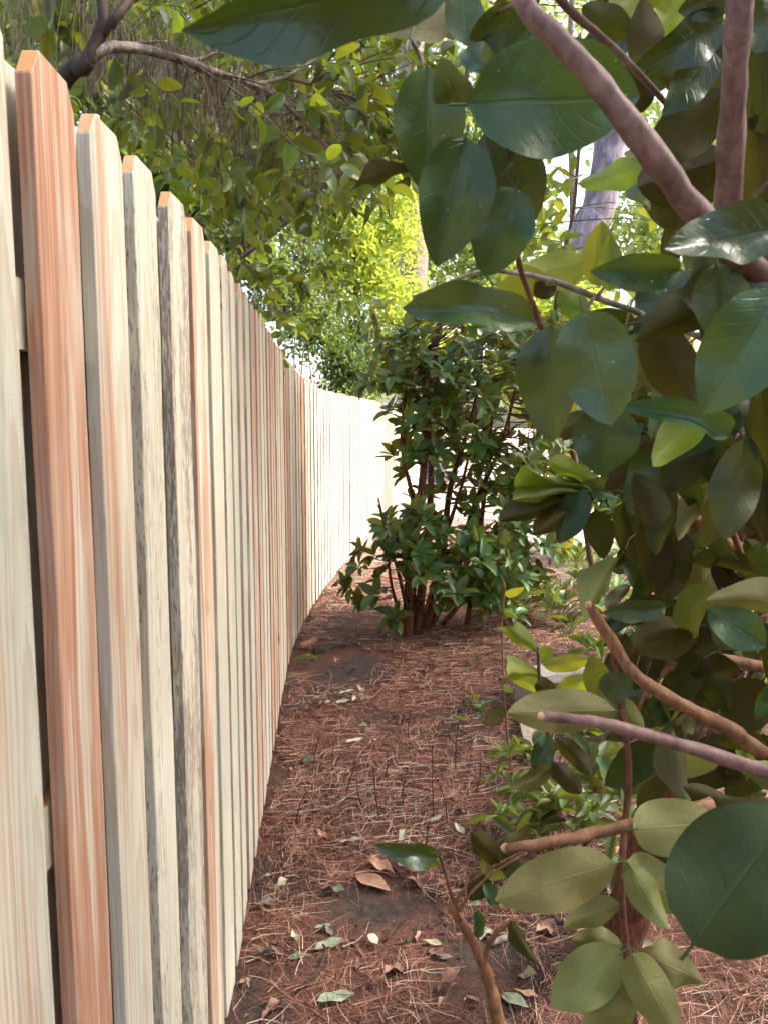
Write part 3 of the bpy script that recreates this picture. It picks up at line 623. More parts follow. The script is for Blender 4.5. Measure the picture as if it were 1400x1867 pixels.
stem('twig', Y([(838, 1662), (856, 1630), (900, 1590), (960, 1555)], 1.88), 7, 5, 'bark_orange', sap, 6)
for q in [(800, 1560, 704, 1556, 44, 1.88, 1.8, 't', .3, 'leaf_near', 4), (802, 1572, 758, 1566, 30, 1.9, 1.9, 'u', .2, 'leaf_lime', 0), (922, 1588, 856, 1512, 46, 1.9, 1.88, 'u', .1, 'leaf_olive', 0), (925, 1590, 870, 1575, 44, 1.92, 1.9, 'u', .1, 'leaf_lime', 0), (890, 1595, 852, 1640, 44, 1.92, 1.9, 'u', .2, 'leaf_olive', 0),
          (870, 1660, 872, 1712, 28, 1.9, 1.9, 't', .3, 'leaf_near', 5), (930, 1680, 962, 1748, 28, 1.9, 1.9, 'u', .4, 'leaf_olive', 4), (880, 1610, 910, 1655, 30, 1.9, 1.9, 't', .3, 'leaf_near', 0), (905, 1560, 965, 1520, 36, 1.9, 1.95, 'u', .3, 'leaf_olive', 1), (940, 1600, 925, 1560, 40, 1.9, 1.9, 't', .3, 'leaf_near', 0)]: px_leaf(q, sap, 'near')

# ------------------------------------------------------------------ lime sprig on a thin stem
def stem_plant(name, label, base_px, stemP, w0, w1, mat, leaves, cat, kind='near', group=None):
    b = gp(*base_px); e = empty(name, (b.x, b.y, 0)); tag(e, label, cat, group)
    mb = MB(); P = [Vector((b.x, b.y, gh(b.x, b.y)-.02))]+[pt(*q) for q in stemP]; d = stemP[0][2]
    mb.tube(P, w0/2*b.y/FPX, w1/2*stemP[-1][2]/FPX, 7, 5, .1); mb.build('stem', MAT[mat], e)
    for q in leaves: px_leaf(q, e, kind)
    return e
stem_plant('young_sapling', 'young sapling with arching lime green leaves beside the concrete block', (1012, 1452), [(1005, 1380, 2.95), (985, 1270, 2.8), (980, 1180, 2.75)], 9, 6, 'bark_twig',
  [(982, 1190, 904, 1126, 34, 2.75, 2.65, 'u', .2, 'leaf_lime', 1), (988, 1236, 884, 1208, 40, 2.78, 2.6, 'u', .2, 'leaf_lime', 4), (988, 1212, 1076, 1204, 34, 2.78, 2.7, 'u', .2, 'leaf_lime', 0), (1004, 1262, 1086, 1236, 40, 2.8, 2.7, 'u', .2, 'leaf_lime', 1), (1012, 1268, 972, 1240, 34, 2.8, 2.7, 'u', .2, 'leaf_olive', 0), (984, 1205, 1002, 1178, 30, 2.8, 2.8, 'u', .2, 'leaf_lime', 0), (990, 1260, 925, 1225, 30, 2.8, 2.9, 'u', .3, 'leaf_lime', 0), (1000, 1340, 975, 1412, 42, 2.7, 2.65, 't', .1, 'leaf_near', 0), (1008, 1395, 920, 1452, 36, 2.6, 2.5, 'u', .2, 'leaf_olive', 4), (1012, 1345, 1082, 1412, 38, 2.6, 2.5, 'u', .2, 'leaf_olive', 1), (1010, 1390, 1060, 1450, 40, 2.6, 2.5, 'u', .2, 'leaf_olive', 0)], 'sapling')
stem_plant('tall_weed', 'tall thin weed with a pale twining stem beside the lime green sapling', (926, 1352), [(918, 1270, 3.75), (915, 1180, 3.75), (914, 1120, 3.75), (920, 1075, 3.75), (912, 1050, 3.75)], 4, 3, 'bark_orange',
  [(918, 1292, 882, 1322, 34, 3.75, 3.7, 'u', .2, 'leaf_olive', 0), (920, 1085, 955, 1072, 16, 3.7, 3.6, 't', .3, 'leaf_lime', 4), (917, 1110, 945, 1130, 10, 3.7, 3.7, 't', .3, 'leaf_lime', 4), (916, 1250, 934, 1262, 14, 3.7, 3.7, 'u', .2, 'leaf_lime', 0)], 'weed', 'mid')

# ------------------------------------------------------------------ shrub beside the path (multi-stemmed, whorled leaves)
cb = gp(752, 1152); YS = cb.y; csh = empty('path_shrub', (cb.x, cb.y, 0)); tag(csh, 'dense dark green shrub with reddish stems standing beside the path by the fence bend', 'shrub')
leaves = []; twg = MB(); rs = random.Random(9)
def crooked(a, b, k, n=3):
    return [a]+[a.lerp(b, (j+1)/(n+1))+Vector((rs.uniform(-k, k), rs.uniform(-k, k), rs.uniform(-k, k)*.4)) for j in range(n)]+[b]
stems = []
for (bx, by, tx, ty, dy, w) in [(742, 1158, 770, 640, .0, .045), (760, 1150, 800, 600, .25, .038), (756, 1150, 740, 700, -.1, .03), (772, 1145, 880, 620, .35, .034), (782, 1140, 940, 700, .4, .032), (748, 1160, 690, 920, -.15, .016), (770, 1140, 860, 800, .1, .026), (800, 1140, 960, 850, .5, .026), (850, 1140, 900, 700, .5, .03)]:
    a = gp(bx, by); a.z = gh(a.x, a.y)-.03; b = pt(tx, ty, YS+dy); P = crooked(a, b, .06); stems.append(catmull(P, 8))
    m = MB(); m.tube(P, w, w*.35, 9, 6, .4); m.build('stem', MAT['bark_red'], csh)
clusters = []
def blob(cx, cy, rx, ry, n, dmin, dmax):
    for _ in range(n):
        while True:
            u, v = rs.uniform(-1, 1), rs.uniform(-1, 1)
            if u*u+v*v < 1: break
        clusters.append(pt(cx+u*rx, cy+v*ry, YS+rs.uniform(dmin, dmax)))
blob(840, 640, 120, 80, 62, -.5, .9); blob(910, 740, 95, 130, 70, -.4, .9); blob(770, 730, 65, 60, 38, -.4, .6); blob(830, 800, 90, 70, 48, -.3, .8)
blob(720, 690, 50, 50, 12, -.3, .4); blob(790, 960, 80, 70, 34, -.4, .5); blob(720, 1000, 45, 50, 13, -.5, .1); blob(850, 1050, 90, 55, 38, -.5, .4); blob(930, 980, 70, 90, 42, -.2, .7); blob(755, 1120, 35, 25, 3, -.5, -.1); blob(690, 1050, 45, 50, 13, -.4, 0); blob(735, 620, 45, 60, 14, -.3, .4); blob(980, 640, 50, 70, 24, 0, 1.0); blob(985, 830, 60, 90, 34, .2, 1.0); blob(1010, 940, 60, 60, 20, .3, 1.0); blob(1020, 720, 50, 80, 22, .3, 1.2); blob(760, 850, 40, 40, 9, -.2, .4); blob(900, 880, 70, 50, 26, -.1, .7); blob(960, 1090, 50, 40, 10, 0, .6)
allst = [p for s_ in stems for p in s_]
for c in clusters:
    near = min(allst, key=lambda q: (q-c).length+(.5*max(0, q.z-c.z)))
    d = (c-near); D = (d.normalized()*.6+Vector((rs.uniform(-.4, .4), -.25, rs.uniform(0, .9)))).normalized()
    ln = rs.uniform(.06, .12)
    if d.length > .1: twg.tube([near, near.lerp(c, .5)+Vector((0, 0, -.04*d.length)), c], .006, .003, 5, 3, .2)
    leaves += sprig(c, D, rs.randint(5, 8), .145, .48, .15, True, twg, .003, ln)
tag(twg.build('twigs', MAT['bark_twig'], csh), kind='stuff')
foliage(leaves, 'leaf_shrub', csh, 300, 'mid', ('leaf_tree', .22))
# side shoot reaching over the path
ss = gp(735, 1120)
stem('stem', [(745, 1130, YS-.1), (725, 1040, YS-.25), (705, 975, YS-.3), (690, 908, YS-.3)], 7, 3, 'bark_dark', csh, 6)
for q in [(700, 958, 668, 946, 16, YS-.3, YS-.35, 'u', .2, 'leaf_shrub', 0), (700, 962, 690, 985, 16, YS-.3, YS-.3, 'u', .2, 'leaf_shrub', 0), (702, 968, 676, 962, 14, YS-.3, YS-.3, 'u', .2, 'leaf_shrub', 1), (712, 1000, 732, 975, 24, YS-.3, YS-.3, 't', .2, 'leaf_shrub', 0), (718, 1005, 700, 1010, 24, YS-.3, YS-.3, 't', .2, 'leaf_shrub', 0)]: px_leaf(q, csh, 'mid')

# ------------------------------------------------------------------ tree behind the fence, overhanging it
tx0, ty0 = -1.7, 2.3; otree = empty('overhanging_tree', (tx0, ty0, 0)); tag(otree, 'leafy tree behind the fence whose grey branches overhang the boards', 'tree')
m = MB(); m.tube([Vector((tx0, ty0, -.05)), Vector((tx0+.05, ty0, 1.2)), Vector((tx0+.2, ty0+.05, 2.0)), pt(110, 155, 2.3), pt(150, 125, 2.25), pt(180, 70, 2.25), pt(190, 20, 2.25), pt(180, -60, 2.3), pt(170, -240, 2.4)], .034, .010, 10, 6, .3); m.build('trunk', MAT['bark_dark'], otree)
obr = []
def obranch(pts, w0, w1, mat='bark_grey'):
    obr.extend(catmull([pt(*q) for q in pts], 6)); stem('branch', pts, w0, w1, mat, otree, 8, .35)
obranch([(160, 118, 2.25), (178, 98, 2.25), (210, 86, 2.28), (290, 96, 2.4), (370, 124, 2.55), (440, 148, 2.7), (505, 175, 2.85), (545, 215, 3.0), (620, 290, 3.3), (665, 330, 3.5)], 22, 5)
obranch([(325, 106, 2.45), (365, 108, 2.55), (400, 96, 2.6), (440, 98, 2.7)], 8, 4)
obranch([(462, 155, 2.75), (500, 146, 2.85), (530, 136, 2.9), (600, 90, 3.1), (640, 50, 3.2)], 8, 4)
obranch([(520, 142, 2.9), (590, 160, 3.0), (660, 185, 3.2), (700, 200, 3.3)], 6, 3, 'bark_twig')
obranch([(185, 62, 2.25), (215, 30, 2.25), (240, -5, 2.3), (300, -80, 2.5)], 18, 12, 'bark_dark')
obranch([(300, -80, 2.5), (420, -30, 2.8), (560, 10, 3.1), (650, 70, 3.3), (700, 130, 3.5)], 12, 4, 'bark_dark')
obranch([(215, 86, 2.3), (250, 78, 2.4), (305, 75, 2.5)], 6, 3)
obranch([(350, 395, 3.4), (400, 340, 3.4), (450, 300, 3.4), (520, 260, 3.5)], 5, 3, 'bark_dark')
obranch([(440, 470, 5.5), (500, 425, 5.3), (545, 385, 5.1), (590, 340, 4.8), (640, 300, 4.6)], 9, 6, 'bark_grey')
obranch([(620, 320, 4.6), (660, 280, 4.2), (720, 230, 4.0)], 8, 4, 'bark_twig')
Lv = []; tg = MB(); ro = random.Random(31); lime = []
def fence_top_px(x): return float(np.interp(x, [0, 60, 185, 262, 320, 366, 411, 462, 523, 578], [0, 60, 190, 275, 342, 390, 459, 549, 649, 707]))
def osprigs(n, x0, x1, y0, y1, d0, d1, mat, L=.088, wr=.5):
    k = 0
    while k < n:
        x, y = ro.uniform(x0, x1), ro.uniform(y0, y1)
        if y > fence_top_px(x)-10: continue
        k += 1; c = pt(x, y, ro.uniform(d0, d1)); near = min(obr, key=lambda q: (q-c).length)
        D = (c-near).normalized()*.5+Vector((ro.uniform(-.2, .9), ro.uniform(-.4, .4), ro.uniform(-.9, .4)))
        if (near-c).length < 1.4 and (near-c).length > .05: tg.tube([near, near.lerp(c, .5)+Vector((0, 0, .05*(near-c).length)), c], .0035, .0018, 5, 3, .2)
        mat += sprig(c, D, ro.randint(5, 9), L, wr, .45, False, tg, .0016, ro.uniform(.1, .2), jitter=.7)
osprigs(95, 60, 740, -60, 330, 2.3, 4.2, Lv); osprigs(46, 440, 760, 80, 370, 2.8, 4.2, Lv); osprigs(40, 330, 620, 280, 560, 3.6, 6.0, Lv, .085); osprigs(14, 270, 520, 200, 320, 2.5, 3.2, lime); osprigs(12, 620, 740, 60, 250, 2.9, 3.6, lime)
osprigs(30, -40, 340, -120, 200, 2.3, 3.6, Lv); osprigs(70, 20, 460, -60, 400, 3.4, 6.0, Lv, .1); osprigs(40, 420, 740, -60, 260, 3.6, 6.0, Lv, .1)
for _ in range(75):
    x = ro.uniform(60, 520); y = fence_top_px(x)-ro.uniform(5, 130); c = pt(x, y, ro.uniform(3.6, 7.5)); Lv += sprig(c, jit(Vector((.3, -.2, .1)), .8), ro.randint(6, 9), .11, .5, .4, False, tg, .0016, .18, jitter=.7)
for M in lime: leaf_obj(M, 'leaf_lime', otree, 'mid')
foliage(Lv, 'leaf_tree', otree, max(0, 300-len(lime)), 'mid')
# canopy outside the frame, added to dim sky light on the near scene
cn = []
for _ in range(230):
    c = Vector((ro.uniform(-3.5, 1.2), ro.uniform(-1.5, 5.2), ro.uniform(3.9, 5.6)))
    for _ in range(22):
        p = c+rv()*ro.uniform(.05, .4); d = jit(Vector((0, 0, -.5)), 1.); cn.append(frame(p, p+d*.10, jit(Vector((0, 0, 1)), .7), .055))
for _ in range(170):                # hidden foliage behind the boards, added to block light in the gaps
    c = Vector((ro.uniform(-2.6, -1.0), ro.uniform(-1.2, 6.5), ro.uniform(.15, 2.2)))
    for _ in range(24):
        p = c+rv()*ro.uniform(.05, .4); d = jit(Vector((0, 0, -.5)), 1.); cn.append(frame(p, p+d*.11, jit(Vector((0, 0, 1)), .7), .06))
tag(joined('shade_canopy', cn, TPL_FAR, 'leaf_crown', otree), kind='stuff')
tag(tg.build('twigs', MAT['bark_twig'], otree), kind='stuff')
# dead pine straw draped over the branches
mbn = MB(); ti = []; rn = random.Random(77)
def drape(c, n, spread, ln):
    for _ in range(int(n*.6)):
        a = c+Vector((rn.gauss(0, spread), rn.gauss(0, spread*.8), rn.gauss(0, spread*.35)))
        l = ln*rn.uniform(.5, 1.3); sw = Vector((rn.gauss(0, .5), rn.gauss(0, .5), 0))
        P = [a+sw*l*.2+Vector((0, 0, .02)), a, a+Vector((0, 0, -l*.4))+sw*l*.25, a+Vector((0, 0, -l))+sw*l*.4]
        mbn.ribbon(P, .0009, jit(Vector((0, -1, .1)), .5)); ti.extend([rn.random()]*8)
for (x, y, d, n, sp, l) in [(170, 30, 2.5, 330, .14, .2), (90, 0, 2.6, 260, .14, .22), (250, 110, 2.5, 170, .07, .2), (330, 120, 2.6, 240, .08, .22), (400, 150, 2.7, 170, .07, .2), (300, 60, 2.7, 180, .1, .2), (450, 180, 2.9, 230, .09, .22), (520, 200, 3.1, 160, .09, .2), (400, 270, 3.0, 140, .09, .15), (600, 250, 3.4, 140, .1, .2), (690, 230, 3.6, 150, .09, .22), (640, 300, 3.6, 150, .1, .18), (500, 90, 3.2, 140, .12, .2), (505, 560, 6.3, 160, .1, .12)]:
    drape(pt(x, y, d), n, sp, l)
o = mbn.build('draped_pine_straw', MAT['deadneedle'], None, False); a = o.data.attributes.new('tint', 'FLOAT', 'POINT'); a.data.foreach_set('value', np.array(ti, dtype=np.float32))
tag(o, 'grey brown dead pine straw hanging from the overhanging branches', 'pine straw', kind='stuff')

# ------------------------------------------------------------------ trees and bushes behind
def cloud_tree(name, label, cat, base, blobs, mat, trunk=None, tpl=TPL_FAR, leaf=.09, wr=.5, group=None, bark='bark_twig', limb=True, sub=12, twigs=True):
    """blobs: (x, y, z, radius, leaves) in metres"""
    e = empty(name, base); tag(e, label, cat, group); Ms = []
    mt = MB(); b0 = Vector(base)
    if trunk:
        mt.tube([b0+Vector((0, 0, -.1))]+[Vector(q) for q in trunk[0]], trunk[1], trunk[2], 12, 5, .2)
    n = 0; arr = []; fine = MB()
    for (x, y, z, r, k) in blobs:
        c = Vector((x, y, z))
        root = Vector(trunk[0][-1]) if trunk else b0+Vector((0, 0, .1))
        if trunk:
            root = min([b0]+[Vector(q) for q in trunk[0]], key=lambda q: (q-c).length+max(0, q.z-c.z)*2)
        if limb: mt.tube([root, root.lerp(c, .5)+rv()*r*.2, c], max(.012, r*.035), .006, 6, 4, .2)
        for _ in range(sub):
            sc = c+rv()*r*random.uniform(.35, 1.)
            if twigs: fine.tube([c, c.lerp(sc, .6)+rv()*r*.1, sc+(sc-c)*.15], .006, .002, 4, 3)
            m = k//sub
            q = np.array(sc)+rng.normal(0, r*.22, (m, 3)); d = rng.normal(0, 1, (m, 3)); d[:, 2] -= .3; d /= np.linalg.norm(d, axis=1)[:, None]
            nn = rng.normal(0, .7, (m, 3)); nn[:, 2] += .8; nn -= d*np.sum(nn*d, 1)[:, None]; nn /= np.linalg.norm(nn, axis=1)[:, None]
            yv = np.cross(nn, d); l = leaf*rng.uniform(.6, 1.3, m)
            A = np.zeros((m, 4, 4)); A[:, :3, 0] = d*l[:, None]; A[:, :3, 1] = yv*(l*wr)[:, None]; A[:, :3, 2] = nn*l[:, None]; A[:, :3, 3] = q; A[:, 3, 3] = 1
            arr.append(A)
    A = np.concatenate(arr); o = joined('crown', A, tpl, mat, e); tag(o, kind='stuff')
    if mt.v: mt.build('trunk' if trunk else 'stems', MAT[bark], e)
    if fine.v: tag(fine.build('twigs', MAT[bark], e), kind='stuff')
    return e
def bl(px, py, Y_, rpx, k): p = pt(px, py, Y_); return (p.x, p.y, p.z, rpx*Y_/FPX, k)
def bbase(px, Y_): return ((px-CX)/FPX*Y_, Y_, 0)
cloud_tree('dark_bush', 'dark green small-leaved bush rising just behind the low end of the fence', 'bush', bbase(610, 11.5), [bl(600, 640, 11.5, 55, 1300), bl(660, 660, 11.8, 60, 1300), bl(560, 610, 11, 45, 900), bl(640, 590, 12, 55, 1100), bl(700, 690, 12, 50, 900), bl(610, 720, 11.6, 60, 1000)], 'leaf_hedge', leaf=.08, sub=14)
cloud_tree('twiggy_thicket', 'tangled thicket of bare grey twigs and small leaves above the fence', 'thicket', bbase(500, 8.5), [bl(470, 480, 8, 50, 700), bl(520, 540, 8.5, 55, 700), bl(450, 420, 7.5, 55, 900), bl(540, 470, 9, 60, 700), bl(560, 560, 9.5, 55, 600), bl(420, 360, 7.5, 50, 900)], 'leaf_hedge', leaf=.08, sub=26, bark='bark_grey')
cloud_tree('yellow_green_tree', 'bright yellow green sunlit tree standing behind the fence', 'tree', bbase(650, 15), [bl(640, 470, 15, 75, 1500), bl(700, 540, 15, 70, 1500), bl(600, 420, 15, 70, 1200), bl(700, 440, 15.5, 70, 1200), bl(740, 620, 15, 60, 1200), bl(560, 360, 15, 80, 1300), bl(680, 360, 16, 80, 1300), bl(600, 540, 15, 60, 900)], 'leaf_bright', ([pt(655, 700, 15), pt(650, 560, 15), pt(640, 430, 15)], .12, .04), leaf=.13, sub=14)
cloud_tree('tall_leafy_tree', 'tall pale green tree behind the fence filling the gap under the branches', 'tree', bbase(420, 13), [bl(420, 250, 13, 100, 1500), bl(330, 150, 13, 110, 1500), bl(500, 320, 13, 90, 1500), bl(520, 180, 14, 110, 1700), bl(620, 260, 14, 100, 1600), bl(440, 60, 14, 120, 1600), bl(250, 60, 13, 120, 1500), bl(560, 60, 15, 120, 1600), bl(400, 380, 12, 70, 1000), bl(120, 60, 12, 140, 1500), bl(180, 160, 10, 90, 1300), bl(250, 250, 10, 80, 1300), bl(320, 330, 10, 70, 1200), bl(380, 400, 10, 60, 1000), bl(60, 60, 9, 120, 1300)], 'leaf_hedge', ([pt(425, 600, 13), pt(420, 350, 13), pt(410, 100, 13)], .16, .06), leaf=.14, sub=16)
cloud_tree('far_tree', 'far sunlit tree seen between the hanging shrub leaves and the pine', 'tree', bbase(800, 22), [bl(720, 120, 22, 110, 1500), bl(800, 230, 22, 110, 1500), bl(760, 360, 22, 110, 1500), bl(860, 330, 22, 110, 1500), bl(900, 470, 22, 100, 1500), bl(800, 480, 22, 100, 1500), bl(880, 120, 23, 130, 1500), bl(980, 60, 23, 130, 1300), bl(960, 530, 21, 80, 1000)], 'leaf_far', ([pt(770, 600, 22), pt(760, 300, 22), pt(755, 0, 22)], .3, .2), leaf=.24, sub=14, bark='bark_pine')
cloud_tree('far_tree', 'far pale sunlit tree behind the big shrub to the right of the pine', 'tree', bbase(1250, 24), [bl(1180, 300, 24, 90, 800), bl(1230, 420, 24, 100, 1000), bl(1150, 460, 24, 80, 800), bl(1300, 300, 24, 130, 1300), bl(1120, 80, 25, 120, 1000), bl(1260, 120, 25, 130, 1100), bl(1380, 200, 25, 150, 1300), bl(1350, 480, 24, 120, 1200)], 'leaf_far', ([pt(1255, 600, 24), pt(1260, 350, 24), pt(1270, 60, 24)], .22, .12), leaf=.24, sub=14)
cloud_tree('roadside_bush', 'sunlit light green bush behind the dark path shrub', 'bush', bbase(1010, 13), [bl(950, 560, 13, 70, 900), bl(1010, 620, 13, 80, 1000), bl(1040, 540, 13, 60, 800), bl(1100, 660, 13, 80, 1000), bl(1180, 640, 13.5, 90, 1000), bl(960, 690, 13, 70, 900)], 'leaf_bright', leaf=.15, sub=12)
cloud_tree('roadside_bush', 'deep green bush behind the hanging leaves of the big shrub', 'bush', bbase(1150, 10), [bl(1080, 780, 10, 70, 900), bl(1160, 800, 10, 80, 1000), bl(1250, 780, 10, 90, 1000), bl(1340, 750, 10, 100, 1000), bl(1120, 880, 9.5, 60, 700), bl(1230, 900, 9.5, 70, 800), bl(1420, 850, 10, 90, 1000), bl(1300, 940, 9, 70, 700)], 'leaf_hedge', leaf=.13, sub=12)
yt = empty('slender_tree', (1.9, 6.6, 0)); tag(yt, 'slender young tree with lime green leaf sprigs in the bright gap before the pine', 'tree')
m = MB(); ysp = [Vector((1.9, 6.6, -.05)), pt(1040, 800, 6.6), pt(1010, 640, 6.6), pt(1020, 500, 6.5), pt(1045, 380, 6.5), pt(1060, 200, 6.5), pt(1080, 20, 6.5)]; m.tube(ysp, .03, .008, 8, 6, .2); m.build('trunk', MAT['bark_twig'], yt)
ym = []; yg = MB(); ry = random.Random(4); ypts = catmull(ysp, 6)
for _ in range(75):
    x, y = ry.choice([(ry.uniform(880, 1160), ry.uniform(400, 620)), (ry.uniform(980, 1130), ry.uniform(240, 480)), (ry.uniform(880, 1260), ry.uniform(-20, 200)), (ry.uniform(1100, 1280), ry.uniform(360, 560))]); 
    if 1050 < x < 1170 and 230 < y < 480: continue
    c = pt(x, y, ry.uniform(5.6, 7.4)); near = min(ypts, key=lambda q: (q-c).length+.4*max(0, q.z-c.z))
    if (near-c).length < 1.: yg.tube([near, near.lerp(c, .5)+Vector((0, 0, .04)), c], .005, .002, 5, 3, .2)
    ym += sprig(c, (c-near)+Vector((0, 0, .2)), ry.randint(5, 8), .15, .45, .3, False, yg, .002, .16, jitter=.6)
tag(yg.build('twigs', MAT['bark_twig'], yt), kind='stuff'); foliage(ym, 'leaf_lime', yt, 300, 'mid')
sh = [(3.6+2.3*math.cos(a)*q, 4.9+2.7*math.sin(a)*q, 5.6+z, .95, 620) for a, q, z in [(random.uniform(0, 6.28), random.uniform(.2, 1), random.uniform(-.9, 1.4)) for _ in range(26)]]  # crown of a tree added in the sun's path to shade the middle fence
cloud_tree('shade_tree', 'big added shade tree whose high leafy crown spreads above the shrub across from the fence', 'tree', (4.6, 5.0, 0), sh, 'leaf_crown', ([(4.6, 5.0, 2.), (4.4, 5.0, 4.), (4.1, 5., 5.6)], .16, .07), leaf=.15, sub=14, bark='bark_dark')
# pine with purple-grey plated bark
pbs = ((1045-CX)/FPX*13.5, 13.5, 0); pine = empty('pine_tree', pbs); tag(pine, 'tall pine trunk with purplish grey plated bark beyond the path shrub', 'tree')
mb = MB(); mb.tube([Vector((pbs[0]-.15, pbs[1], -.1)), pt(1062, 470, 13.5), pt(1090, 380, 13.5), pt(1118, 240, 13.5), pt(1145, 60, 13.5), pt(1165, -150, 13.5), pt(1180, -500, 13.5)], .31, .2, 18, 8, .12); mb.build('trunk', MAT['bark_pine'], pine)
cr = []
for _ in range(1500):
    c = pt(1180, -500, 13.5)+Vector((random.gauss(0, 1.5), random.gauss(0, 1.5), random.gauss(.8, 1.))); d = rv(); cr.append(frame(c, c+d*.35, rv(), .03))
tag(joined('crown', cr, TPL_TINY, 'leaf_hedge', pine), kind='stuff')
for (tx, w, Yd, lab) in [(752, 46, 19, 'grey moss-hung trunk seen under the hanging shrub leaves'), (1042, 12, 20, 'slim pale trunk standing beside the purplish pine')]:
    b_ = bbase(tx, Yd); e = empty('background_tree', b_); tag(e, lab, 'tree'); m = MB(); m.tube([Vector(b_)+Vector((0, 0, -.1)), pt(tx+2, 400, Yd), pt(tx-4, 150, Yd), pt(tx+6, -150, Yd)], w/2*Yd/FPX*1.15, w/2*Yd/FPX*.8, 12, 6, .25); m.build('trunk', MAT['bark_grey'], e)
    cr = []
    for _ in range(900):
        c = pt(tx+6, -170, Yd)+Vector((random.gauss(0, 1.3), random.gauss(0, 1.3), random.gauss(.6, .8))); d = rv(); cr.append(frame(c, c+d*.2, rv(), .1))
    tag(joined('crown', cr, TPL_FAR, 'leaf_far', e), kind='stuff')
# wood edge that closes the view
wr_ = []
for _ in range(60):
    x = random.uniform(-22, 34); y = random.uniform(30, 42); z = random.uniform(.3, 7.0); r = random.uniform(.8, 1.7)
    for _ in range(130):
        p = Vector((x, y, z))+rv()*r*random.uniform(.3, 1); d = rv(); wr_.append(frame(p, p+d*.4, jit(Vector((0, 0, 1)), 1), .22))
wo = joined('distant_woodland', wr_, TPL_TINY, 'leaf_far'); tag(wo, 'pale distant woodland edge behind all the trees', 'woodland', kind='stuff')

# ------------------------------------------------------------------ low plants beyond the sapling
def fan_palm(px, py, label, nf, L, seed):
    r = random.Random(seed); b = gp(px, py); e = empty('fan_palm', (b.x, b.y, 0)); tag(e, label, 'palm', 'low fan palms')
    for f in range(nf):
        an = r.uniform(-2.9, .2) if f else -1.5; el = r.uniform(.35, 1.1); D = Vector((math.cos(an)*math.cos(el), math.sin(an)*math.cos(el), math.sin(el)))
        h = Vector((b.x, b.y, .03)); c = h+D*L*r.uniform(.9, 1.3); m = MB(); m.tube([h, h.lerp(c, .5)+Vector((0, 0, .05)), c], .006, .004, 6, 3); fr_ = m.build('frond', MAT['leaf_blade'], e)
        a = D.cross(Vector((0, 0, 1))).normalized(); dn = (D*.7+Vector((0, 0, -.5))).normalized()
        for k in range(13):
            th = (k/12-.5)*2.9; d = (dn*math.cos(th)+a*math.sin(th)).normalized(); l = L*.95*(1-.25*abs(th)/1.45)
            o = leaf_obj(frame(c, c+d*l+Vector((0, 0, -.12*l)), jit(D.cross(a)*-1+Vector((0, 0, .4)), .15), l*.1), 'leaf_blade', None, 'mid', 'blade', 1)
            M = o.matrix_local.copy(); o.parent = fr_; o.matrix_parent_inverse = Matrix.Translation(-Vector(e.location)) ; o.matrix_parent_inverse = fr_.matrix_parent_inverse.inverted() @ Matrix.Translation(-Vector(e.location)) if False else Matrix.Identity(4); o.matrix_local = M
fan_palm(1015, 1140, 'small fan palm with drooping split blades behind the cut branch end', 9, .55, 3)
fan_palm(1110, 1105, 'small fan palm with glossy blades under the hanging shrub leaves', 9, .55, 5)
def leafy_plant(px, py, label, n, L, h, mat, wr, seed, group=None, name='leafy_plant', cat='plant', kind='mid', rosette=True):
    r = random.Random(seed); b = gp(px, py); b.z = gh(b.x, b.y); e = empty(name, (b.x, b.y, 0)); tag(e, label, cat, group); m = MB(); Ms = []
    for _ in range(n):
        D = Vector((r.uniform(-.7, .7), r.uniform(-.7, .7), 1)).normalized(); c = b+D*h*r.uniform(.4, 1)
        m.tube([b+Vector((0, 0, -.02)), b.lerp(c, .5)+Vector((r.uniform(-.02, .02), 0, 0)), c], .003, .002, 5, 3); random.seed(r.random())
        Ms += sprig(c, D, r.randint(4, 6), L, wr, .2, rosette, m, .0015, L*.4)
    m.build('stem', MAT['bark_twig'], e)
    for M in Ms: leaf_obj(M, mat, e, kind)
    return e
def strap_plant(px, py, label, n, L, mat, seed, wid=.06):
    r = random.Random(seed); b = gp(px, py); b.z = gh(b.x, b.y)-.01; e = empty('strap_leaf_plant', (b.x, b.y, 0)); tag(e, label, 'plant', 'strap-leaved ground plants')
    for _ in range(n):
        an = r.uniform(0, 6.28); el = r.uniform(.5, 1.3); D = Vector((math.cos(an)*math.cos(el), math.sin(an)*math.cos(el), math.sin(el))); l = L*r.uniform(.6, 1.1)
        leaf_obj(frame(b+Vector((r.uniform(-.03, .03), r.uniform(-.03, .03), 0)), b+D*l, jit(Vector((0, 0, 1)), .3), l*wid*2), mat, e, 'mid', 'blade', 1)
leafy_plant(960, 1125, 'broad-leaved low plant at the foot of the path shrub', 9, .15, .5, 'leaf_shrub', .42, 1, 'low plants round the shrub foot')
leafy_plant(1060, 1075, 'bright leafy low plant growing between the two fan palms', 9, .16, .55, 'leaf_bright', .4, 2)
leafy_plant(905, 1160, 'dark leafy low plant between the path shrub and tall thin weed', 7, .14, .4, 'leaf_shrub', .45, 4)
leafy_plant(1000, 1030, 'pale leafy plant in the bright gap behind the fan palms', 9, .2, .7, 'leaf_bright', .38, 6)
leafy_plant(1170, 1030, 'tall leafy plant behind the hanging olive leaves', 10, .2, .8, 'leaf_hedge', .4, 7)
leafy_plant(935, 1135, 'dark low plant with broad whorled leaves beside the fan palm', 8, .17, .5, 'leaf_shrub', .42, 21)
leafy_plant(1085, 1120, 'fresh green low plant with long leaves under the hanging leaves', 9, .2, .5, 'leaf_blade', .28, 22)
leafy_plant(1140, 1075, 'pale low plant with long leaves behind the cut branch end', 9, .22, .6, 'leaf_blade', .26, 23)
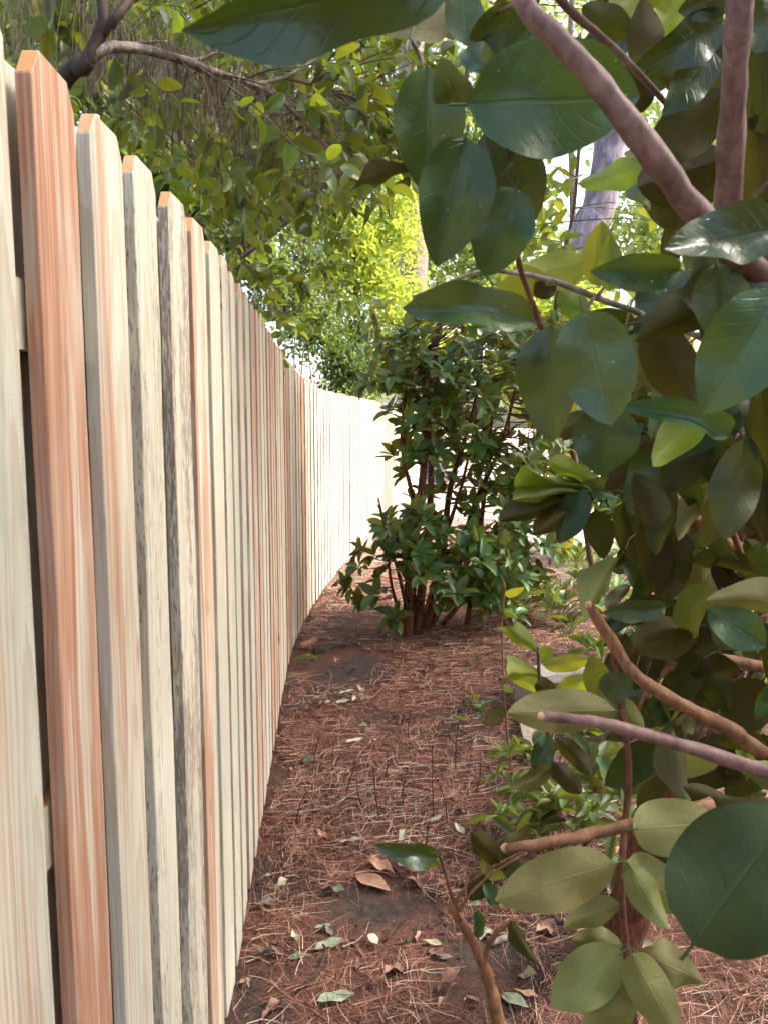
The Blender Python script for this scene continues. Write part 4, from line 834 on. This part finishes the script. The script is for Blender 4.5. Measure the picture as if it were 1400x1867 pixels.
for j, (x, y, n, L, h, mt, lab) in enumerate([
  (1005, 1440, 7, .11, .3, 'leaf_tree', 'bushy olive weed round the foot of the young sapling'), (955, 1500, 5, .09, .2, 'leaf_lime', 'small lime weed at the path edge before the olive weed'),
  (1085, 1500, 7, .12, .34, 'leaf_tree', 'tall olive weed between the red stem and the cut branch'), (930, 1395, 4, .08, .14, 'leaf_lime', 'low lime weed beside the pale board on the straw'),
  (1100, 1240, 8, .15, .4, 'leaf_lime', 'lime green weed beyond the concrete block'), (1050, 1200, 8, .16, .42, 'leaf_shrub', 'dark weed with broad leaves between block and fan palm'),
  (1180, 1200, 9, .17, .5, 'leaf_blade', 'long-leaved weed behind the orange branch'), (1010, 1560, 6, .1, .24, 'leaf_lime', 'yellow green weed just behind the lower cut branch'),
  (1120, 1640, 6, .1, .25, 'leaf_tree', 'shaded weed beside the foot of the thin red stem'), (860, 1300, 3, .06, .1, 'leaf_shrub', 'little dark green weed on open straw by the thin weed')]):
    leafy_plant(x, y, lab, n, L, h, mt, .36, 40+j, rosette=bool(j % 2))
strap_plant(1100, 1330, 'clump of pale strap-shaped leaves under the orange branch', 16, .32, 'leaf_blade', 1); strap_plant(1150, 1290, 'clump of strap-shaped leaves beside the red trunk', 14, .34, 'leaf_blade', 2)
strap_plant(1385, 1290, 'bright clump of strap-shaped leaves behind the shrub trunk', 16, .36, 'leaf_blade', 3); strap_plant(1080, 1440, 'light green clump of strap leaves below the young sapling', 14, .25, 'leaf_lime', 4)
leafy_plant(908, 1540, 'small green weed with upright pointed leaves on the pine straw', 4, .085, .16, 'leaf_lime', .32, 8, kind='mid', rosette=False)
leafy_plant(985, 1590, 'low weed with narrow leaves under the cut branch', 6, .1, .22, 'leaf_tree', .34, 9, rosette=False)
leafy_plant(1040, 1560, 'bushy narrow-leaved weed behind the cut branch', 7, .11, .3, 'leaf_tree', .34, 10, rosette=False)
leafy_plant(882, 1320, 'tiny dark weed rosette beside the tall thin weed', 3, .06, .1, 'leaf_shrub', .45, 11)
leafy_plant(838, 1330, 'tiny pale seedling on the pine straw before the shrub', 2, .05, .08, 'leaf_lime', .35, 12, rosette=False)
leafy_plant(562, 1222, 'tiny green seedling at the foot of the fence', 2, .07, .07, 'leaf_tree', .4, 13)
leafy_plant(872, 1210, 'tiny white-green seedling in the pine straw under the shrub', 2, .04, .06, 'leaf_pale', .4, 14)
leafy_plant(1300, 1500, 'shaded weed at the foot of the red-brown trunk', 7, .1, .35, 'leaf_tree', .4, 15)

# ------------------------------------------------------------------ block and board half hidden by the sapling
c = gp(1003, 1275); bm = bmesh.new(); e = empty('concrete_block', (c.x, c.y, 0)); tag(e, 'grey weathered concrete block with a dark square hole behind the lime sapling', 'block'); rz = Matrix.Translation((c.x, c.y, -.03)) @ Matrix.Rotation(.5, 4, 'Z')
m = MB()
for (x0, x1, z0, z1) in [(-.2, .2, 0, .05), (-.2, .2, .17, .22), (-.2, -.13, .052, .168), (-.03, .03, .052, .168), (.13, .2, .052, .168)]: m.box(rz, x0, x1, -.1, .1, z0, z1)
m.build('shell', MAT['concrete'], e, False)
m = MB(); a, b = gp(978, 1395), gp(958, 1310); d = (b-a); M = Matrix.Translation((a.x, a.y, gh(a.x, a.y)+.004)) @ Matrix.Rotation(math.atan2(d.y, d.x), 4, 'Z'); m.box(M, 0, d.length, -.045, .045, 0, .038)
MAT['old_board'] = bark_mat('weathered_board', (.24, .18, .13), (.46, .37, .28), 60, .3, .8, .4, .002); o = m.build('lumber_offcut', MAT['old_board'], None, False); tag(o, 'pale board lying on the pine straw under the young sapling', 'board')

# ------------------------------------------------------------------ litter on the ground
CLEAR = [(gp(690, 1640), .16), (gp(610, 1210), .45), (gp(870, 1800), .2), (gp(470, 1420), .16), (gp(600, 1660), .12), (gp(740, 1690), .15)]
N = 105000; r = np.random.default_rng(3)
yv = 1.2+11*r.random(N)**1.9; xv = np.where(r.random(N) < .8, r.uniform(-.75, 1.9, N), r.uniform(-.9, 4.5, N))
V_, F_, T_ = [], [], []
fx = np.interp(yv, FY, FX)
dens = np.array([noise.noise((x*1.6, y*1.6, 9.2)) for x, y in zip(xv, yv)])
keep = (xv > fx+.0) & (r.random(N) < np.clip(.75+dens*1.3, .12, 1))
for q, rad in CLEAR: keep &= ((xv-q.x)**2+((yv-q.y)*.8)**2 > rad**2*r.random(N)**.35)
xv, yv = xv[keep], yv[keep]; n = len(xv); zg = np.array([gh(x, y) for x, y in zip(xv, yv)])
an = r.uniform(0, 6.283, n); ln = r.uniform(.06, .17, n); bend = r.normal(0, .9, n); hz = np.abs(r.normal(0, .010, n))+.003; tl = r.normal(0, .05, n)
wd = .0005+.00019*yv*r.uniform(.6, 1.2, n); K = 4; Vs = np.zeros((n, K, 2, 3))
px_, py_ = xv.copy(), yv.copy(); aa = an.copy()
for k in range(K):
    z = zg+hz+tl*ln*(k/(K-1)-.5)+.006*np.sin(k*1.3+an*3)
    z = np.maximum(z, zg+.002)
    nxv, nyv = -np.sin(aa), np.cos(aa); w = wd*(1-.6*(k/(K-1)))
    Vs[:, k, 0] = np.stack([px_-nxv*w, py_-nyv*w, z-w*.6], 1); Vs[:, k, 1] = np.stack([px_+nxv*w, py_+nyv*w, z+w*.6], 1)
    px_ = px_+np.cos(aa)*ln/(K-1); py_ = py_+np.sin(aa)*ln/(K-1); aa = aa+bend/(K-1)
base = (np.arange(n)*K*2)[:, None, None]; f = np.array([[2*k, 2*k+1, 2*k+3, 2*k+2] for k in range(K-1)])[None]
tn = np.clip(r.normal(.45, .34, n)+.12*np.array([noise.noise((x*1.1, y*1.1, 2.)) for x, y in zip(xv, yv)]), 0, 1)
me = np_mesh('pine_needles', Vs.reshape(-1, 3), (base+f).reshape(-1, 4), MAT['needle'], False, None, np.repeat(tn, K*2))
o = bpy.data.objects.new('pine_needles', me); COL.objects.link(o); tag(o, 'reddish brown pine needles strewn over the ground along the fence', 'pine straw', kind='stuff')
cr = []; rb = random.Random(8); tt = []
for _ in range(5200):
    y = 1.3+9*rb.random()**1.7; x = rb.uniform(-.6, 2.2)
    if x < np.interp(y, FY, FX)+.02: continue
    p = Vector((x, y, gh(x, y)+rb.uniform(.003, .012))); a = rb.uniform(0, 6.3); l = rb.uniform(.006, .026); cr.append(frame(p, p+Vector((math.cos(a), math.sin(a), rb.uniform(-.2, .5)))*l, jit(Vector((0, 0, 1)), .6), l*rb.uniform(.35, .8))); tt.append(min(1, max(0, rb.gauss(.35, .3))))
MAT['crumb'] = needle_mat('leaf_crumbs', [(0, (.02, .013, .01)), (.45, (.10, .055, .038)), (.8, (.27, .17, .12)), (1, (.5, .43, .33))])
tag(joined('leaf_crumbs', cr, TPL_TINY, 'crumb', None, np.array(tt)), 'small crumbs of dead leaves and bark scattered in the pine straw', 'litter', kind='stuff')
# fallen leaves one by one
def fallen(px, py, lpx, an, mat, k, label, wr=.45, tilt=.1, group=None, lift=.012):
    b = gp(px, py); d = b.y; L = lpx*d/FPX; z = gh(b.x, b.y)+lift; x = Vector((math.cos(an), math.sin(an), random.uniform(-tilt, tilt))); B_ = Vector((b.x, b.y, z))-x*L/2; T2 = B_+x*L
    lowest = min(B_.z, T2.z); o = leaf_obj(frame(B_, T2, jit(Vector((0, 0, 1)), tilt), L*wr), mat, None, 'dead', 'fallen_leaf', k); tag(o, label, 'leaf', group); return o
fallen(680, 1612, 92, -.75, 'lit_tan', 3, 'largest tan dead leaf lying flat on the bare soil', .42, .05)
fallen(694, 1588, 62, -.5, 'lit_tan', 2, 'curled tan dead leaf touching the largest fallen leaf', .5, .25, None, .02)
fallen(738, 1592, 56, -1.1, 'lit_tan', 1, 'crumpled tan dead leaf beside the pruned sapling twig', .6, .5, None, .02)
fallen(640, 1540, 44, .2, 'lit_pale', 0, 'pale buff dead leaf on pine straw behind the largest leaf', .32)
fallen(647, 1350, 34, .4, 'lit_pale', 0, 'cream dead leaf alone on the reddish straw before the yellow leaf cluster', .5)
fallen(600, 1728, 60, .5, 'lit_green', 0, 'wilted grey-green leaf lying by the forked stick', .42)
fallen(545, 1752, 44, .1, 'lit_green', 3, 'small pale green wilted leaf by the fence foot', .4)
fallen(590, 1694, 34, .3, 'lit_green', 0, 'greyish green leaf on dark soil near the fence', .42)
fallen(681, 1726, 34, -1.1, 'lit_pale', 0, 'upright pale green leaf fragment on the dark soil', .6, .3, None, .02)
fallen(822, 1820, 62, .5, 'lit_brown', 1, 'curled brown dead leaf at the foot of the pruned sapling', .6, .4, None, .025)
fallen(938, 1838, 64, -.8, 'lit_green', 3, 'green and white mottled leaf beside the pruned sapling base', .5, .1)
fallen(490, 1752, 50, -.9, 'lit_grey', 1, 'grey crumpled dead leaf beside the fence boards', .5, .4, None, .02)
fallen(612, 1832, 74, .25, 'lit_green', 0, 'green leaf with brown corner lying near the fence foot', .4, .15)
for j, (x, y, a) in enumerate([(632, 1265, .4), (655, 1262, 2.4), (648, 1278, 1.2), (625, 1284, .2), (664, 1284, -.6), (595, 1287, .1)]): fallen(x, y, 26, a, 'lit_pale', j % 3, 'yellowish dead leaf in the little cluster on the straw', .45, .4, 'cluster of yellowish leaves', .018)
rl = random.Random(17)
for j in range(150):
    y = rl.uniform(1185, 1850) if j < 105 else rl.uniform(1020, 1200); x = rl.uniform(float(np.interp(y, [940, 1090, 1200, 1480, 1867], [740, 590, 540, 495, 430])), 1180)
    mt = rl.choices(['lit_tan', 'lit_pale', 'lit_grey', 'lit_brown', 'lit_green'], [4, 3, 2, 5, 1])[0]
    nm = {'lit_tan': 'small tan dead leaf scattered on the pine straw', 'lit_pale': 'small pale cream dead leaf scattered on the pine straw', 'lit_grey': 'small grey dead leaf scattered on the pine straw', 'lit_brown': 'small dark brown dead leaf scattered on the pine straw', 'lit_green': 'small wilted green leaf scattered on the pine straw'}[mt]
    b = gp(x, y); fallen(x, y, rl.uniform(.035, .085)*FPX/b.y, rl.uniform(0, 6.3), mt, rl.randrange(4), nm, rl.uniform(.35, .55), .3, nm.replace('small ', '').replace(' leaf scattered', ' leaves scattered'), .01)
# sticks
def stick(name, label, pts, r0, r1, mat, group=None, fork=None, z=.012, seg=7):
    m = MB(); P = [Vector((q.x, q.y, gh(q.x, q.y)+z)) for q in (gp(*p) for p in pts)]; m.tube(P, r0, r1, seg, 5, .35)
    if fork:
        Q = [Vector((q.x, q.y, gh(q.x, q.y)+z+.01*i)) for i, q in enumerate(gp(*p) for p in fork)]; m.tube(Q, r1*.9, r1*.5, 6, 4, .3)
    o = m.build(name, MAT[mat]); tag(o, label, 'stick', group); return o
stick('fallen_stick', 'long grey stick lying across the pine straw', [(525, 1488), (600, 1475), (645, 1450), (688, 1436)], .006, .004, 'bark_grey')
stick('fallen_stick', 'thin pale twig lying towards the dark shrub', [(660, 1290), (700, 1255), (728, 1225), (735, 1200)], .004, .003, 'bark_orange')
stick('fallen_stick', 'dark forked stick near the wilted leaf', [(545, 1815), (578, 1785), (590, 1760)], .006, .006, 'bark_dark', None, [(584, 1770), (595, 1745), (588, 1738)])
stick('fallen_stick', 'short dark stick on the soil beside the pale leaf fragment', [(705, 1722), (722, 1700), (738, 1686)], .005, .004, 'bark_dark')
stick('fallen_stick', 'grey stick half hidden behind the pruned sapling', [(895, 1730), (915, 1722), (940, 1712)], .011, .011, 'bark_grey')
stick('rotten_branch', 'charred black piece of branch lying at the fence foot', [(572, 1190), (590, 1188), (610, 1180), (630, 1178)], .03, .018, 'burnt', None, None, .01)
stick('bark_slab', 'orange brown slab of bark lying against the fence foot', [(545, 1182), (562, 1176), (572, 1168)], .045, .03, 'chip', None, None, .0)
for j in range(14):
    y = rl.uniform(1230, 1840); x = rl.uniform(float(np.interp(y, [1200, 1480, 1867], [560, 520, 460])), 1000); a = rl.uniform(-1, 1); l = rl.uniform(30, 80)
    stick('fallen_twig', 'thin brown twig scattered on the pine straw', [(x, y), (x+l*.5, y+a*l*.25+4), (x+l, y+a*l*.5)], .0025, .0015, 'bark_dark', 'scattered thin twigs', None, .012, 5)
for j, (x, y, h, dx) in enumerate([(570, 1412, 75, 14), (628, 1450, 80, 22), (692, 1500, 105, -12), (790, 1490, 135, -2), (606, 1400, 50, 4), (520, 1590, 80, -6), (735, 1470, 70, 8), (830, 1400, 90, 6), (660, 1470, 60, -10), (770, 1560, 60, 10), (745, 1340, 50, 4), (866, 1440, 60, 10), (540, 1500, 60, 20), (700, 1420, 50, 6), (815, 1500, 70, -14)]):
    b = gp(x, y); m = MB(); d = b.y; t_ = pt(x+dx, y-h, d+.02); b.z = gh(b.x, b.y)-.01; mid_ = b.lerp(t_, .5)+Vector((rl.uniform(-.01, .01), 0, 0)); m.tube([b, mid_, t_], .0028, .0016, 5, 4, .3)
    if j % 2: m.tube([mid_, mid_+Vector((rl.choice([-1, 1])*.04, 0, .05))], .0018, .001, 5, 2)
    o = m.build('dead_shoot', MAT['bark_dark']); tag(o, 'thin dark dead shoot standing upright in the pine straw', 'shoot', 'upright dead shoots')
